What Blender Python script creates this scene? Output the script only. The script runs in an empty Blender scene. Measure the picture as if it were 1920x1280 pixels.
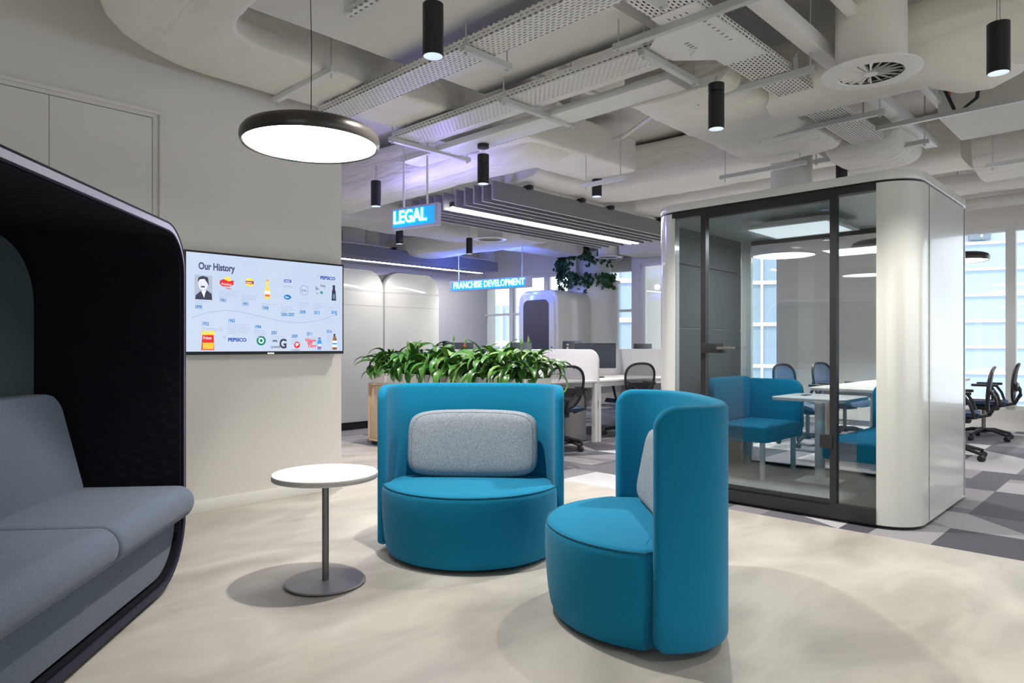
import bpy, bmesh, math, random
from mathutils import Vector, Matrix, noise
random.seed(7)
PI = math.pi
S = bpy.context.scene
COL = S.collection
EYE = 1.13
# ---------------------------------------------------------------- camera, sky, lights of the place
cam_d = bpy.data.cameras.new('camera'); cam = bpy.data.objects.new('camera', cam_d); COL.objects.link(cam)
cam.location = (0, 0, EYE); cam.rotation_euler = (PI/2, 0, 0)
cam_d.sensor_width = 36; cam_d.lens = 24.0; cam_d.shift_y = 10/1920; cam_d.clip_start = 0.05; cam_d.clip_end = 500
S.camera = cam
S.view_settings.view_transform = 'Standard'; S.view_settings.look = 'None'
S.view_settings.exposure = 0.85; S.view_settings.gamma = 1.0; S.view_settings.use_curve_mapping = False
S.cycles.max_bounces = 10; S.cycles.diffuse_bounces = 5; S.cycles.glossy_bounces = 4
S.cycles.transparent_max_bounces = 24; S.cycles.transmission_bounces = 6
S.cycles.sample_clamp_indirect = 6.0; S.cycles.caustics_reflective = False; S.cycles.caustics_refractive = False
S.cycles.use_denoising = True
W = bpy.data.worlds.new('sky'); S.world = W; W.use_nodes = True
bg = W.node_tree.nodes['Background']; bg.inputs[0].default_value = (0.87, 0.94, 1.0, 1); bg.inputs[1].default_value = 1.35
SUN_E = 1.2
sd = bpy.data.lights.new('sun', 'SUN'); sd.energy = SUN_E; sd.angle = math.radians(2); sd.color = (1, .95, .88)
sun = bpy.data.objects.new('sun', sd); COL.objects.link(sun); sun.rotation_euler = (math.radians(52), 0, math.radians(-32))
SPOT_W = 105.0
RING_E = 7.0        # glowing discs of the ring pendants
STRIP_E = 42.0       # led lines between the baffles

# ---------------------------------------------------------------- the building grid
TH = math.radians(45.9)
CU, SU = math.cos(TH), math.sin(TH)
def G(u, v, z=0.0): return Vector((CU*u - SU*v, SU*u + CU*v, z))

# ---------------------------------------------------------------- materials
def new_mat(name):
    m = bpy.data.materials.new(name); m.use_nodes = True
    return m, m.node_tree.nodes, m.node_tree.links, m.node_tree.nodes['Principled BSDF']
def mat(name, col, rough=.5, metal=0, spec=.5, var=0, vscale=8, bump=0, bscale=60, coat=0, sheen=0):
    m, N, L, p = new_mat(name)
    p.inputs['Base Color'].default_value = (*col, 1); p.inputs['Roughness'].default_value = rough
    p.inputs['Metallic'].default_value = metal; p.inputs['Specular IOR Level'].default_value = spec
    p.inputs['Coat Weight'].default_value = coat; p.inputs['Sheen Weight'].default_value = sheen
    tc = N.new('ShaderNodeTexCoord')
    if var:
        n = N.new('ShaderNodeTexNoise'); n.inputs['Scale'].default_value = vscale; n.inputs['Detail'].default_value = 4
        r = N.new('ShaderNodeMix'); r.data_type = 'RGBA'
        r.inputs[6].default_value = (*[c*(1-var) for c in col], 1); r.inputs[7].default_value = (*[min(1, c*(1+var)) for c in col], 1)
        L.new(tc.outputs['Object'], n.inputs['Vector']); L.new(n.outputs['Fac'], r.inputs[0]); L.new(r.outputs[2], p.inputs['Base Color'])
    if bump:
        n2 = N.new('ShaderNodeTexNoise'); n2.inputs['Scale'].default_value = bscale; n2.inputs['Detail'].default_value = 3
        b = N.new('ShaderNodeBump'); b.inputs['Strength'].default_value = bump; b.inputs['Distance'].default_value = .01
        L.new(tc.outputs['Object'], n2.inputs['Vector']); L.new(n2.outputs['Fac'], b.inputs['Height']); L.new(b.outputs['Normal'], p.inputs['Normal'])
    return m
def emit(name, col, strength):
    m, N, L, p = new_mat(name)
    p.inputs['Base Color'].default_value = (*col, 1); p.inputs['Emission Color'].default_value = (*col, 1)
    p.inputs['Emission Strength'].default_value = strength; p.inputs['Roughness'].default_value = .6
    return m
def glass(name, tint=(.9, .95, .95), rough=0.0, f0=.5, extra=0.03):
    m, N, L, p = new_mat(name); N.remove(p)
    out = N['Material Output']; t = N.new('ShaderNodeBsdfTransparent'); g = N.new('ShaderNodeBsdfGlossy')
    t.inputs[0].default_value = (*tint, 1); g.inputs['Roughness'].default_value = rough
    lw = N.new('ShaderNodeFresnel'); lw.inputs[0].default_value = 1.5
    a = N.new('ShaderNodeMath'); a.operation = 'MULTIPLY_ADD'; a.inputs[1].default_value = 1.4; a.inputs[2].default_value = extra
    mx = N.new('ShaderNodeMixShader'); L.new(lw.outputs[0], a.inputs[0]); L.new(a.outputs[0], mx.inputs[0])
    L.new(t.outputs[0], mx.inputs[1]); L.new(g.outputs[0], mx.inputs[2]); L.new(mx.outputs[0], out.inputs[0])
    return m
def fabric(name, c1, c2, scale=420, rough=.95, bump=.25, sheen=.15):
    m, N, L, p = new_mat(name)
    tc = N.new('ShaderNodeTexCoord'); n = N.new('ShaderNodeTexNoise'); n.inputs['Scale'].default_value = scale; n.inputs['Detail'].default_value = 2
    r = N.new('ShaderNodeMix'); r.data_type = 'RGBA'; r.inputs[6].default_value = (*c1, 1); r.inputs[7].default_value = (*c2, 1)
    mr = N.new('ShaderNodeMapRange'); mr.inputs[1].default_value = .35; mr.inputs[2].default_value = .65
    b = N.new('ShaderNodeBump'); b.inputs['Strength'].default_value = bump; b.inputs['Distance'].default_value = .002
    L.new(tc.outputs['Object'], n.inputs['Vector']); L.new(n.outputs['Fac'], mr.inputs[0]); L.new(mr.outputs[0], r.inputs[0])
    L.new(r.outputs[2], p.inputs['Base Color']); L.new(n.outputs['Fac'], b.inputs['Height']); L.new(b.outputs['Normal'], p.inputs['Normal'])
    p.inputs['Roughness'].default_value = rough; p.inputs['Sheen Weight'].default_value = sheen; p.inputs['Specular IOR Level'].default_value = .15
    return m
def slotted(name, col, px, py, sx, sy, stagger=True):
    """sheet metal with punched slots (px,py pitch; sx,sy slot size) in the local x/y plane, z used on the flanges"""
    m, N, L, p = new_mat(name)
    p.inputs['Base Color'].default_value = (*col, 1); p.inputs['Roughness'].default_value = .45
    out = N['Material Output']; tc = N.new('ShaderNodeTexCoord'); sp = N.new('ShaderNodeSeparateXYZ'); L.new(tc.outputs['Object'], sp.inputs[0])
    def M(op, a, b=None, c=None):
        n = N.new('ShaderNodeMath'); n.operation = op
        for i, q in enumerate((a, b, c)):
            if q is None: continue
            if isinstance(q, (int, float)): n.inputs[i].default_value = q
            else: L.new(q, n.inputs[i])
        return n.outputs[0]
    Z = sp.outputs[2]; X = M('ADD', sp.outputs[0], M('MULTIPLY', Z, 1.0)); Y = sp.outputs[1]
    row = M('FLOOR', M('DIVIDE', X, px)); fx = M('MODULO', M('ADD', M('DIVIDE', X, px), 1000.0), 1.0)
    sh = M('MULTIPLY', M('MODULO', M('ADD', row, 1000.0), 2.0), .5) if stagger else 0.0
    fy = M('MODULO', M('ADD', M('ADD', M('DIVIDE', Y, py), 1000.0), sh), 1.0)
    ix = M('LESS_THAN', M('ABSOLUTE', M('SUBTRACT', fx, .5)), sx/px/2); iy = M('LESS_THAN', M('ABSOLUTE', M('SUBTRACT', fy, .5)), sy/py/2)
    hole = M('MULTIPLY', ix, iy)
    t = N.new('ShaderNodeBsdfTransparent'); mx = N.new('ShaderNodeMixShader')
    L.new(hole, mx.inputs[0]); L.new(p.outputs[0], mx.inputs[1]); L.new(t.outputs[0], mx.inputs[2]); L.new(mx.outputs[0], out.inputs[0])
    return m

M_ = {}
M_['wall'] = mat('wall_paint', (.74, .72, .68), .75, bump=.03, bscale=200)
M_['trim'] = mat('trim_paint', (.76, .75, .71), .5)
M_['ceil'] = mat('ceiling_paint', (.68, .66, .61), .9, var=.08, vscale=3, bump=.1, bscale=40)
M_['duct'] = mat('duct_cloth', (.81, .79, .73), .85, var=.06, vscale=5)
M_['ductm'] = mat('duct_metal', (.72, .71, .67), .6, var=.05, vscale=4)
M_['white'] = mat('white_paint', (.78, .78, .76), .4)
M_['tray'] = slotted('tray_punched', (.80, .79, .76), .0225, .042, .0085, .026)
M_['trayw'] = slotted('tray_slotted_wide', (.80, .79, .76), .03, .05, .012, .028, False)
M_['traysolid'] = mat('tray_metal', (.76, .76, .74), .45)
M_['galv'] = mat('galvanised_rail', (.60, .61, .60), .45, .3)
M_['black'] = mat('black_metal', (.008, .008, .009), .4)
M_['blackp'] = mat('black_plastic', (.012, .013, .016), .5)
M_['dark'] = mat('dark_frame', (.022, .022, .024), .4)
M_['refl'] = emit('lamp_reflector', (.75, .85, 1.0), .32)
M_['lamp'] = emit('lamp_disc', (1.0, .985, .95), RING_E)
M_['strip'] = emit('led_strip', (1.0, .96, .90), STRIP_E)
M_['trayshade'] = mat('tray_shade_fill', (.03, .03, .035), .7)
M_['bronze'] = mat('pendant_shell', (.045, .040, .038), .3, .2)
M_['chrome'] = mat('chrome', (.7, .72, .75), .12, 1)
M_['steel'] = mat('steel_grey', (.20, .19, .18), .38, .7)
M_['base'] = mat('base_plate_paint', (.30, .29, .31), .4, .2)
M_['lam'] = mat('white_laminate', (.84, .83, .82), .35)
M_['lamedge'] = mat('laminate_edge', (.50, .48, .46), .5)
M_['teal'] = fabric('teal_wool', (.004, .175, .325), (.006, .225, .395), 500, sheen=.1)
M_['teald'] = mat('teal_piping', (.002, .10, .17), .8)
M_['cush'] = fabric('grey_blue_melange', (.15, .20, .25), (.36, .385, .42), 230)
M_['cushd'] = mat('melange_piping', (.14, .17, .19), .8)
M_['sofa'] = fabric('sofa_blue_grey', (.085, .112, .155), (.165, .20, .26), 420)
M_['sofad'] = fabric('sofa_headrest', (.032, .055, .065), (.05, .08, .092), 380)
M_['lip'] = mat('lavender_lip', (.38, .35, .46), .45)
M_['navyout'] = fabric('booth_outer', (.010, .010, .026), (.016, .016, .038), 300)
M_['felt'] = fabric('felt_grey', (.15, .15, .16), (.29, .29, .30), 130, bump=.3)
M_['feltd'] = fabric('felt_dark', (.105, .118, .125), (.135, .148, .155), 120)
M_['podw'] = mat('pod_lacquer', (.70, .71, .68), .22, coat=.4)
M_['podin'] = mat('pod_ceiling', (.62, .66, .64), .3)
M_['podfl'] = mat('pod_carpet', (.42, .42, .40), .95, var=.2, vscale=5)
M_['glass'] = glass('clear_glass', (.955, .975, .97), 0, extra=.02)
M_['wglass'] = glass('window_glass', (.97, .99, 1), 0, extra=0)
M_['dglass'] = mat('dark_glass', (.005, .010, .055), .04, spec=1)
M_['wood'] = mat('pale_timber', (.62, .47, .32), .5, var=.15, vscale=20)
M_['leaf'] = mat('leaf_green', (.045, .155, .022), .33, var=.6, vscale=9)
M_['leafl'] = mat('leaf_young', (.14, .27, .05), .4, var=.3, vscale=9)
M_['ivy'] = mat('ivy_green', (.03, .10, .035), .5, var=.5, vscale=20)
M_['soil'] = mat('soil', (.03, .02, .012), .95)
M_['navym'] = mat('navy_mesh_seat', (.02, .045, .10), .7)
M_['monb'] = mat('monitor_back', (.035, .045, .06), .4)
M_['screenpanel'] = fabric('desk_screen_felt', (.62, .62, .64), (.72, .72, .73), 200, bump=.1)
M_['ped'] = mat('pedestal_grey', (.30, .29, .28), .5)
M_['skyglass'] = mat('tower_glass', (.37, .46, .58), .25, var=.25, vscale=.12)
M_['twhite'] = mat('tower_white', (.9, .92, .92), .6)
M_['tcons'] = mat('tower_concrete', (.62, .61, .59), .8)
M_['copper'] = mat('orange_cable', (.45, .12, .04), .5)
m, N, L, p = new_mat('mesh_back'); N.remove(p)
t = N.new('ShaderNodeBsdfTransparent'); d = N.new('ShaderNodeBsdfPrincipled'); d.inputs['Base Color'].default_value = (.03, .035, .045, 1)
mx = N.new('ShaderNodeMixShader'); mx.inputs[0].default_value = .62; L.new(t.outputs[0], mx.inputs[1]); L.new(d.outputs[0], mx.inputs[2]); L.new(mx.outputs[0], N['Material Output'].inputs[0])
M_['mesh'] = m
m2 = m.copy(); m2.name = 'mesh_back_blue'; M_['meshb'] = m2
for nn in m2.node_tree.nodes:
    if nn.type == 'BSDF_PRINCIPLED': nn.inputs['Base Color'].default_value = (.09, .18, .38, 1)
    if nn.type == 'MIX_SHADER': nn.inputs[0].default_value = .85
m = M_['duct']; N, L = m.node_tree.nodes, m.node_tree.links; p = N['Principled BSDF']
tc = N.new('ShaderNodeTexCoord'); mp = N.new('ShaderNodeMapping'); mp.inputs['Scale'].default_value = (2.2, .7, 2.2)
n1 = N.new('ShaderNodeTexNoise'); n1.inputs['Scale'].default_value = 2.6; n1.inputs['Detail'].default_value = 4; n1.inputs['Distortion'].default_value = .8
b1 = N.new('ShaderNodeBump'); b1.inputs['Strength'].default_value = .7; b1.inputs['Distance'].default_value = .03
L.new(tc.outputs['Object'], mp.inputs[0]); L.new(mp.outputs[0], n1.inputs['Vector']); L.new(n1.outputs['Fac'], b1.inputs['Height']); L.new(b1.outputs['Normal'], p.inputs['Normal'])
m = M_['duct'].copy(); m.name = 'duct_cloth_folds'; M_['fold'] = m
for q in m.node_tree.nodes:
    if q.type == 'MAPPING': q.inputs['Scale'].default_value = (3.2, .55, 3.2)
    if q.type == 'BUMP': q.inputs['Strength'].default_value = .9; q.inputs['Distance'].default_value = .05
M_['feltlit'] = fabric('felt_lit_edge', (.62, .62, .64), (.75, .75, .77), 130)  # paler felt for baffle undersides: their lit look put into the colour
m, N, L, p = new_mat('blind_cloth'); M_['blind'] = m; N.remove(p)
t = N.new('ShaderNodeBsdfTranslucent'); d = N.new('ShaderNodeBsdfDiffuse'); mx = N.new('ShaderNodeMixShader'); mx.inputs[0].default_value = .25
L.new(t.outputs[0], mx.inputs[1]); L.new(d.outputs[0], mx.inputs[2]); L.new(mx.outputs[0], N['Material Output'].inputs[0])
# poured floor: clouds of beige
m, N, L, p = new_mat('poured_concrete'); M_['conc'] = m
tc = N.new('ShaderNodeTexCoord'); n1 = N.new('ShaderNodeTexNoise'); n1.inputs['Scale'].default_value = 1.3; n1.inputs['Detail'].default_value = 7; n1.inputs['Roughness'].default_value = .55; n1.inputs['Distortion'].default_value = .6
mp = N.new('ShaderNodeMapping'); mp.inputs['Scale'].default_value = (1.0, 1.9, 1); mp.inputs['Rotation'].default_value = (0, 0, .5)
cr = N.new('ShaderNodeValToRGB'); e = cr.color_ramp.elements; e[0].position = .33; e[0].color = (.335, .315, .285, 1); e[1].position = .66; e[1].color = (.54, .515, .47, 1)
L.new(tc.outputs['Object'], mp.inputs[0]); L.new(mp.outputs[0], n1.inputs['Vector']); L.new(n1.outputs['Fac'], cr.inputs[0]); L.new(cr.outputs[0], p.inputs['Base Color'])
p.inputs['Roughness'].default_value = .42; p.inputs['Specular IOR Level'].default_value = .35
# quilted dark lining of the booth
m, N, L, p = new_mat('booth_quilt'); M_['quilt'] = m
p.inputs['Base Color'].default_value = (.0085, .0075, .013, 1); p.inputs['Roughness'].default_value = .85; p.inputs['Specular IOR Level'].default_value = .2
tc = N.new('ShaderNodeTexCoord'); w = N.new('ShaderNodeTexVoronoi'); w.inputs['Scale'].default_value = 20
mp = N.new('ShaderNodeMapping'); mp.inputs['Scale'].default_value = (1, 1, 1.3)
b = N.new('ShaderNodeBump'); b.inputs['Strength'].default_value = .4; b.inputs['Distance'].default_value = .006
L.new(tc.outputs['Object'], mp.inputs[0]); L.new(mp.outputs[0], w.inputs['Vector']); L.new(w.outputs['Distance'], b.inputs['Height']); L.new(b.outputs['Normal'], p.inputs['Normal'])
CARP = [mat('carpet_%s' % n, c, .95, var=.12, vscale=60, bump=.2, bscale=300) for n, c in
        (('charcoal', (.075, .073, .095)), ('slate', (.12, .118, .145)), ('mid', (.20, .195, .22)), ('grey', (.29, .285, .31)), ('pale', (.46, .46, .49)))]

# ---------------------------------------------------------------- mesh helper
class MB:
    def __init__(s): s.b = bmesh.new()
    def box(s, x0, y0, z0, x1, y1, z1, mi=0):
        v = [s.b.verts.new((x, y, z)) for z in (z0, z1) for y in (y0, y1) for x in (x0, x1)]
        for f in ((0, 2, 3, 1), (4, 5, 7, 6), (0, 1, 5, 4), (2, 6, 7, 3), (0, 4, 6, 2), (1, 3, 7, 5)):
            s.b.faces.new([v[i] for i in f]).material_index = mi
        return s
    def bar(s, p, q, w, h):
        """box section bar from p to q"""
        p, q = Vector(p), Vector(q); d = (q-p).normalized()
        up = Vector((0, 0, 1)) if abs(d.z) < .95 else Vector((1, 0, 0))
        a = d.cross(up).normalized(); c = a.cross(d).normalized()
        v = [s.b.verts.new(o + a*i*w/2 + c*j*h/2) for o in (p, q) for i, j in ((-1, -1), (1, -1), (1, 1), (-1, 1))]
        for f in ((0, 3, 2, 1), (4, 5, 6, 7), (0, 1, 5, 4), (1, 2, 6, 5), (2, 3, 7, 6), (3, 0, 4, 7)): s.b.faces.new([v[i] for i in f])
        return s
    def ring(s, pts): return [s.b.verts.new(p) for p in pts]
    def bridge(s, r0, r1, close=True):
        n = len(r0)
        for i in range(n if close else n-1):
            j = (i+1) % n
            try: s.b.faces.new((r0[i], r0[j], r1[j], r1[i]))
            except ValueError: pass
    def loft(s, rings, cap=(True, True), close=True):
        R = [s.ring(r) for r in rings]
        for a, c in zip(R, R[1:]): s.bridge(a, c, close)
        if cap[0]: s.b.faces.new(R[0][::-1])
        if cap[1]: s.b.faces.new(R[-1])
        return s
    def tube(s, path, r, n=10, closed=False):
        P = [Vector(p) for p in path]; R = []
        up = None
        for i, p in enumerate(P):
            if closed: d = (P[(i+1) % len(P)] - P[i-1]).normalized()
            else: d = (P[min(i+1, len(P)-1)] - P[max(i-1, 0)]).normalized()
            if up is None or abs(up.dot(d)) > .98: up = Vector((0, 0, 1)) if abs(d.z) < .9 else Vector((1, 0, 0))
            a = d.cross(up).normalized(); c = a.cross(d).normalized(); up = c
            rr = r[i] if isinstance(r, (list, tuple)) else r
            R.append([p + a*math.cos(2*PI*k/n)*rr + c*math.sin(2*PI*k/n)*rr for k in range(n)])
        if closed:
            V = [s.ring(q) for q in R]
            for i in range(len(V)): s.bridge(V[i], V[(i+1) % len(V)])
        else: s.loft(R)
        return s
    def cyl(s, p, q, r, n=24, r2=None): return s.tube([p, q], [r, r if r2 is None else r2], n)
    def lathe(s, prof, c=(0, 0, 0), n=40, cap=(False, False)):
        c = Vector(c)
        s.loft([[c + Vector((r*math.cos(2*PI*k/n), r*math.sin(2*PI*k/n), z)) for k in range(n)] for r, z in prof], cap)
        return s
    def prism(s, poly, a, b, axis='z'):
        def f(p, w):
            return {'z': (p[0], p[1], w), 'y': (p[0], w, p[1]), 'x': (w, p[0], p[1])}[axis]
        s.loft([[f(p, a) for p in poly], [f(p, b) for p in poly]]); return s
    def done(s, name, mats, parent=None, smooth=None, bevel=0, seg=2, subsurf=0):
        bmesh.ops.recalc_face_normals(s.b, faces=s.b.faces)
        if bevel:
            ed = [e for e in s.b.edges if len(e.link_faces) == 2 and e.calc_face_angle(0) > .6]
            bmesh.ops.bevel(s.b, geom=ed, offset=bevel, segments=seg, profile=.5, affect='EDGES', clamp_overlap=True)
        me = bpy.data.meshes.new(name); s.b.to_mesh(me); s.b.free()
        for mm in (mats if isinstance(mats, (list, tuple)) else [mats]): me.materials.append(mm)
        if smooth is None: smooth = 40
        if smooth: me.shade_smooth(); me.set_sharp_from_angle(angle=math.radians(smooth))
        o = bpy.data.objects.new(name, me); COL.objects.link(o)
        if parent is not None: o.parent = parent
        if subsurf:
            md = o.modifiers.new('sub', 'SUBSURF'); md.levels = subsurf; md.render_levels = subsurf
        return o
def tag(o, label=None, cat=None, group=None, kind=None):
    if label: o['label'] = label
    if cat: o['category'] = cat
    if group: o['group'] = group
    if kind: o['kind'] = kind
    return o
def place(o, loc, rz=0):
    o.location = loc; o.rotation_euler = (0, 0, rz); return o
def thing(name, label, cat, loc=(0, 0, 0), rz=0, group=None):
    o = bpy.data.objects.new(name, None); o.empty_display_size = .1; COL.objects.link(o)
    place(o, loc, rz); return tag(o, label, cat, group)
def struct(o): return tag(o, kind='structure')
def kids(o): return [c for c in bpy.data.objects if c.parent == o]
def copy_tree(o, loc, rz, label=None, group=None):
    def rec(a, par):
        c = a.copy(); COL.objects.link(c)
        if par is not None: c.parent = par
        for ch in kids_of.get(a.name, []): rec(ch, c)
        return c
    kids_of = {}
    for x in list(bpy.data.objects):
        if x.parent: kids_of.setdefault(x.parent.name, []).append(x)
    c = rec(o, None); place(c, loc, rz)
    if label: c['label'] = label
    if group: c['group'] = group
    return c
def rrect(x0, y0, x1, y1, r, n=8):
    if not isinstance(r, (list, tuple)): r = [r]*4
    P = []
    for (cx, cy, a0), q in zip(((x1, y1, 0), (x0, y1, 90), (x0, y0, 180), (x1, y0, 270)), r):
        sx = -1 if a0 in (0, 270) else 1; sy = -1 if a0 in (0, 90) else 1
        if q <= 0: P.append((cx, cy)); continue
        for k in range(n+1):
            a = math.radians(a0 + 90*k/n); P.append((cx + sx*q + q*math.cos(a), cy + sy*q + q*math.sin(a)))
    return P
def text_mesh(name, s, size, mat_, parent, loc, rot=(PI/2, 0, 0), extrude=.001, align='LEFT', offset=0, sx=1):
    cu = bpy.data.curves.new(name, 'FONT'); cu.body = s; cu.size = size; cu.extrude = extrude; cu.align_x = align; cu.offset = offset; cu.resolution_u = 3
    t = bpy.data.objects.new('t', cu); COL.objects.link(t)
    me = bpy.data.meshes.new_from_object(t); bpy.data.objects.remove(t); bpy.data.curves.remove(cu)
    me.materials.clear(); me.materials.append(mat_); me.name = name
    o = bpy.data.objects.new(name, me); COL.objects.link(o); o.parent = parent; o.location = loc; o.rotation_euler = rot; o.scale = (sx, 1, 1)
    return o
# ================================================================ the setting (all on the grid)
def gs(name, mb, m, **k):
    o = mb.done(name, m, **k); o.rotation_euler = (0, 0, TH); return struct(o)
EDGE = 4.465      # where the poured floor meets the carpet
FAC = 11.27       # window facade
CEILZ = 3.50
gs('floor_concrete', MB().box(-7, -9, -.12, EDGE, 12, 0), M_['conc'], smooth=0)
mb = MB()
rnd = random.Random(11)
def quad(pts, mi):
    f = mb.b.faces.new([mb.b.verts.new((p[0], p[1], 0)) for p in pts]); f.material_index = mi
cu_, cv_ = .5, .5
for i in range(14):
    for j in range(42):
        u0 = EDGE + i*cu_; v0 = -9 + j*cv_; u1 = min(u0+cu_, FAC); v1 = v0+cv_
        if u0 >= FAC: continue
        pick = lambda: rnd.choices(range(5), (26, 28, 22, 16, 8))[0]
        a, b_ = pick(), pick()
        k = rnd.random()
        if k < .22: quad([(u0, v0), (u1, v0), (u1, v1), (u0, v1)], a)
        elif k < .42: w_ = u0+(u1-u0)*rnd.choice((.5, .33)); quad([(u0, v0), (w_, v0), (w_, v1), (u0, v1)], a); quad([(w_, v0), (u1, v0), (u1, v1), (w_, v1)], b_)
        elif k < .58: w_ = v0+(v1-v0)*rnd.choice((.5, .66)); quad([(u0, v0), (u1, v0), (u1, w_), (u0, w_)], a); quad([(u0, w_), (u1, w_), (u1, v1), (u0, v1)], b_)
        elif k < .80: w_ = u0+(u1-u0)*rnd.choice((1, .6)); quad([(u0, v0), (w_, v1), (u0, v1)], a); quad([(u0, v0), (u1, v0), (u1, v1), (w_, v1)] if w_ < u1 else [(u0, v0), (u1, v0), (u1, v1)], b_)
        else: w_ = v0+(v1-v0)*rnd.choice((.4, .7)); quad([(u0, v1), (u1, w_), (u1, v1)], a); quad([(u0, v1), (u0, v0), (u1, v0), (u1, w_)], b_)
gs('floor_carpet', mb, CARP, smooth=0)
gs('floor', MB().box(EDGE, -9, -.12, 16, 14, -.004), M_['tcons'], smooth=0)
gs('ceiling', MB().box(-7, -9, CEILZ, 12.8, 14, CEILZ+.2), M_['ceil'], smooth=0)
# wall with the screen, return wall, wall behind the booths, wall on the left behind the sofa
gs('wall_left', MB().box(-7, 4.77, 0, 2.965, 4.95, CEILZ).box(2.82, 4.95, 0, 2.965, 11.98, CEILZ), M_['wall'], smooth=0)
gs('wall_back', MB().box(2.965, 11.8, 0, 11.6, 11.98, CEILZ), M_['wall'], smooth=0)
gs('baseboard_left', MB().box(-7, 4.757, 0, 2.965, 4.77, .085), M_['trim'], bevel=.002)
# cupboard doors let into the wall
gs('trim_1', MB().box(-2, 4.752, 2.645, 1.625, 4.77, 2.672).box(1.598, 4.752, 0, 1.625, 4.77, 2.645), M_['wall'], bevel=.003)
gs('trim_2', MB().box(-2, 4.7665, 2.615, 1.562, 4.7698, 2.62).box(1.557, 4.7665, .02, 1.562, 4.7698, 2.615).box(.990, 4.7665, .02, .994, 4.7698, 2.615), M_['steel'], smooth=0)
gs('door_1', MB().box(.994, 4.766, .02, 1.557, 4.7698, 2.615), M_['wall'], smooth=0)
gs('door_2', MB().box(-2, 4.766, .02, .990, 4.7698, 2.615), M_['wall'], smooth=0)
# facade u = FAC : wall pieces and windows.  windows between z .28 and 2.75
WZ0, WZ1 = .28, 2.75
gs('wall_facade', MB().box(FAC, -9, 0, FAC+.25, 7.65, WZ0).box(FAC, -9, WZ1, FAC+.25, 7.65, CEILZ).box(FAC, 7.45, WZ0, FAC+.25, 7.65, WZ1).box(FAC+.25, 7.5, 0, 12.1, 7.65, CEILZ)
   .box(FAC, 2.62, WZ0, FAC+.25, 4.72, WZ1), M_['wall'], smooth=0)
gs('baseboard_facade', MB().box(FAC-.012, -9, 0, FAC, 7.9, .09), M_['trim'])
def window(i, v0, v1, mull):
    fr = MB()
    for v in [v0] + mull + [v1]: fr.box(FAC+.02, v-.055, WZ0, FAC+.16, v+.055, WZ1)
    fr.box(FAC+.02, v0, WZ0, FAC+.16, v1, WZ0+.05).box(FAC+.02, v0, WZ1-.05, FAC+.16, v1, WZ1)
    f = gs('window_%d' % i, fr, M_['white'], smooth=0)
    g = MB().box(FAC+.08, v0, WZ0, FAC+.09, v1, WZ1).done('window_pane', M_['wglass'], f, smooth=0)
    return f
window(1, -8.6, 2.62, [-5.4, -2.9, -.7, 1.58])
window(2, 4.72, 7.45, [6.2])
# second facade, turned
A2 = math.atan2(.567, -.824)
f2o = Vector((2.79, 13.85, 0))
def gf2(name, mb, m, **k):
    o = mb.done(name, m, **k); o.location = f2o; o.rotation_euler = (0, 0, A2); return struct(o)
gf2('wall_far', MB().box(-.1, -.25, 0, 5.6, 0, WZ0).box(-.1, -.25, WZ1, 5.6, 0, CEILZ).box(-.1, -.25, WZ0, .1, 0, WZ1).box(4.35, -.25, WZ0, 5.6, 0, WZ1), M_['wall'], smooth=0)
fr = MB()
for s in (.1, 1.35, 2.5, 3.45, 4.35): fr.box(s-.05, -.2, WZ0, s+.05, -.05, WZ1)
for z in (WZ0, 1.86, WZ1-.05): fr.box(.1, -.19, z, 4.35, -.06, z+.05)
w3 = gf2('window_3', fr, M_['white'], smooth=0)
MB().box(.1, -.13, WZ0, 4.35, -.12, WZ1).done('window_pane', M_['wglass'], w3, smooth=0)
# rear and side walls of the room behind the camera (the photographer's side); unseen openings added and sized to let sky light in
gs('wall_rear', MB().box(-7.2, -9, 0, -7, 5, .3).box(-7.2, -9, 2.9, -7, 5, CEILZ).box(-7.2, -2, .3, -7, 5, 2.9).box(-7.2, -9, .3, -7, -8, 2.9), M_['wall'], smooth=0)
gs('wall_right', MB().box(-7.2, -9.2, 0, FAC, -9, .3).box(-7.2, -9.2, 2.9, FAC, -9, CEILZ).box(-7.2, -9.2, .3, 1.0, -9, 2.9), M_['wall'], smooth=0)

# ================================================================ the city outside
def tower(name, label, loc, rz, w, d, h, z0, floor_h, m, fins, spandrel=.35):
    t = thing(name, label, 'building', (loc[0], loc[1], z0), rz)
    MB().box(-w/2, 0, 0, w/2, d, h).done('facade', m, t, smooth=0)
    b = MB(); k = 0
    while k*floor_h < h: b.box(-w/2-.15, -.25, k*floor_h, w/2+.15, d, k*floor_h+spandrel); k += 1
    b.done('floor_band', M_['twhite'], t, smooth=0)
    if fins:
        b = MB()
        x = -w/2
        while x <= w/2+.01: b.box(x-.07, -.32, 0, x+.07, 0, h); x += fins
        b.done('mullion', M_['twhite'], t, smooth=0)
    return t
ta = tower('glass_tower', 'pale blue glass tower with white bands and a number panel outside the right window', (30.0, 40.0), -.42, 9.5, 10, 27, -16, 1.55, M_['skyglass'], 0, .16)
MB().box(-2.8, -.45, 23.5, -1.7, -.3, 24.4).done('number_panel', mat('number_panel_grey', (.16, .20, .24), .6), ta, smooth=0)
text_mesh('number_text', '4', .85, M_['twhite'], ta, (-2.25, -.47, 23.65), extrude=.02, align='CENTER', offset=.012)
mb = MB()
for k in range(16): mb.box(5.2, -1.2, 1+k*1.55, 8.2, -1.05, 1.12+k*1.55)
for k in range(6): mb.box(5.2+k*.58, -1.2, 0, 5.28+k*.58, -1.05, 25)
mb.done('steel_grid', M_['twhite'], ta, smooth=0)
tb = thing('office_block', 'white concrete block with small dark square windows at the right edge', 'building', (38.5, 44, -16), -.5)
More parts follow.
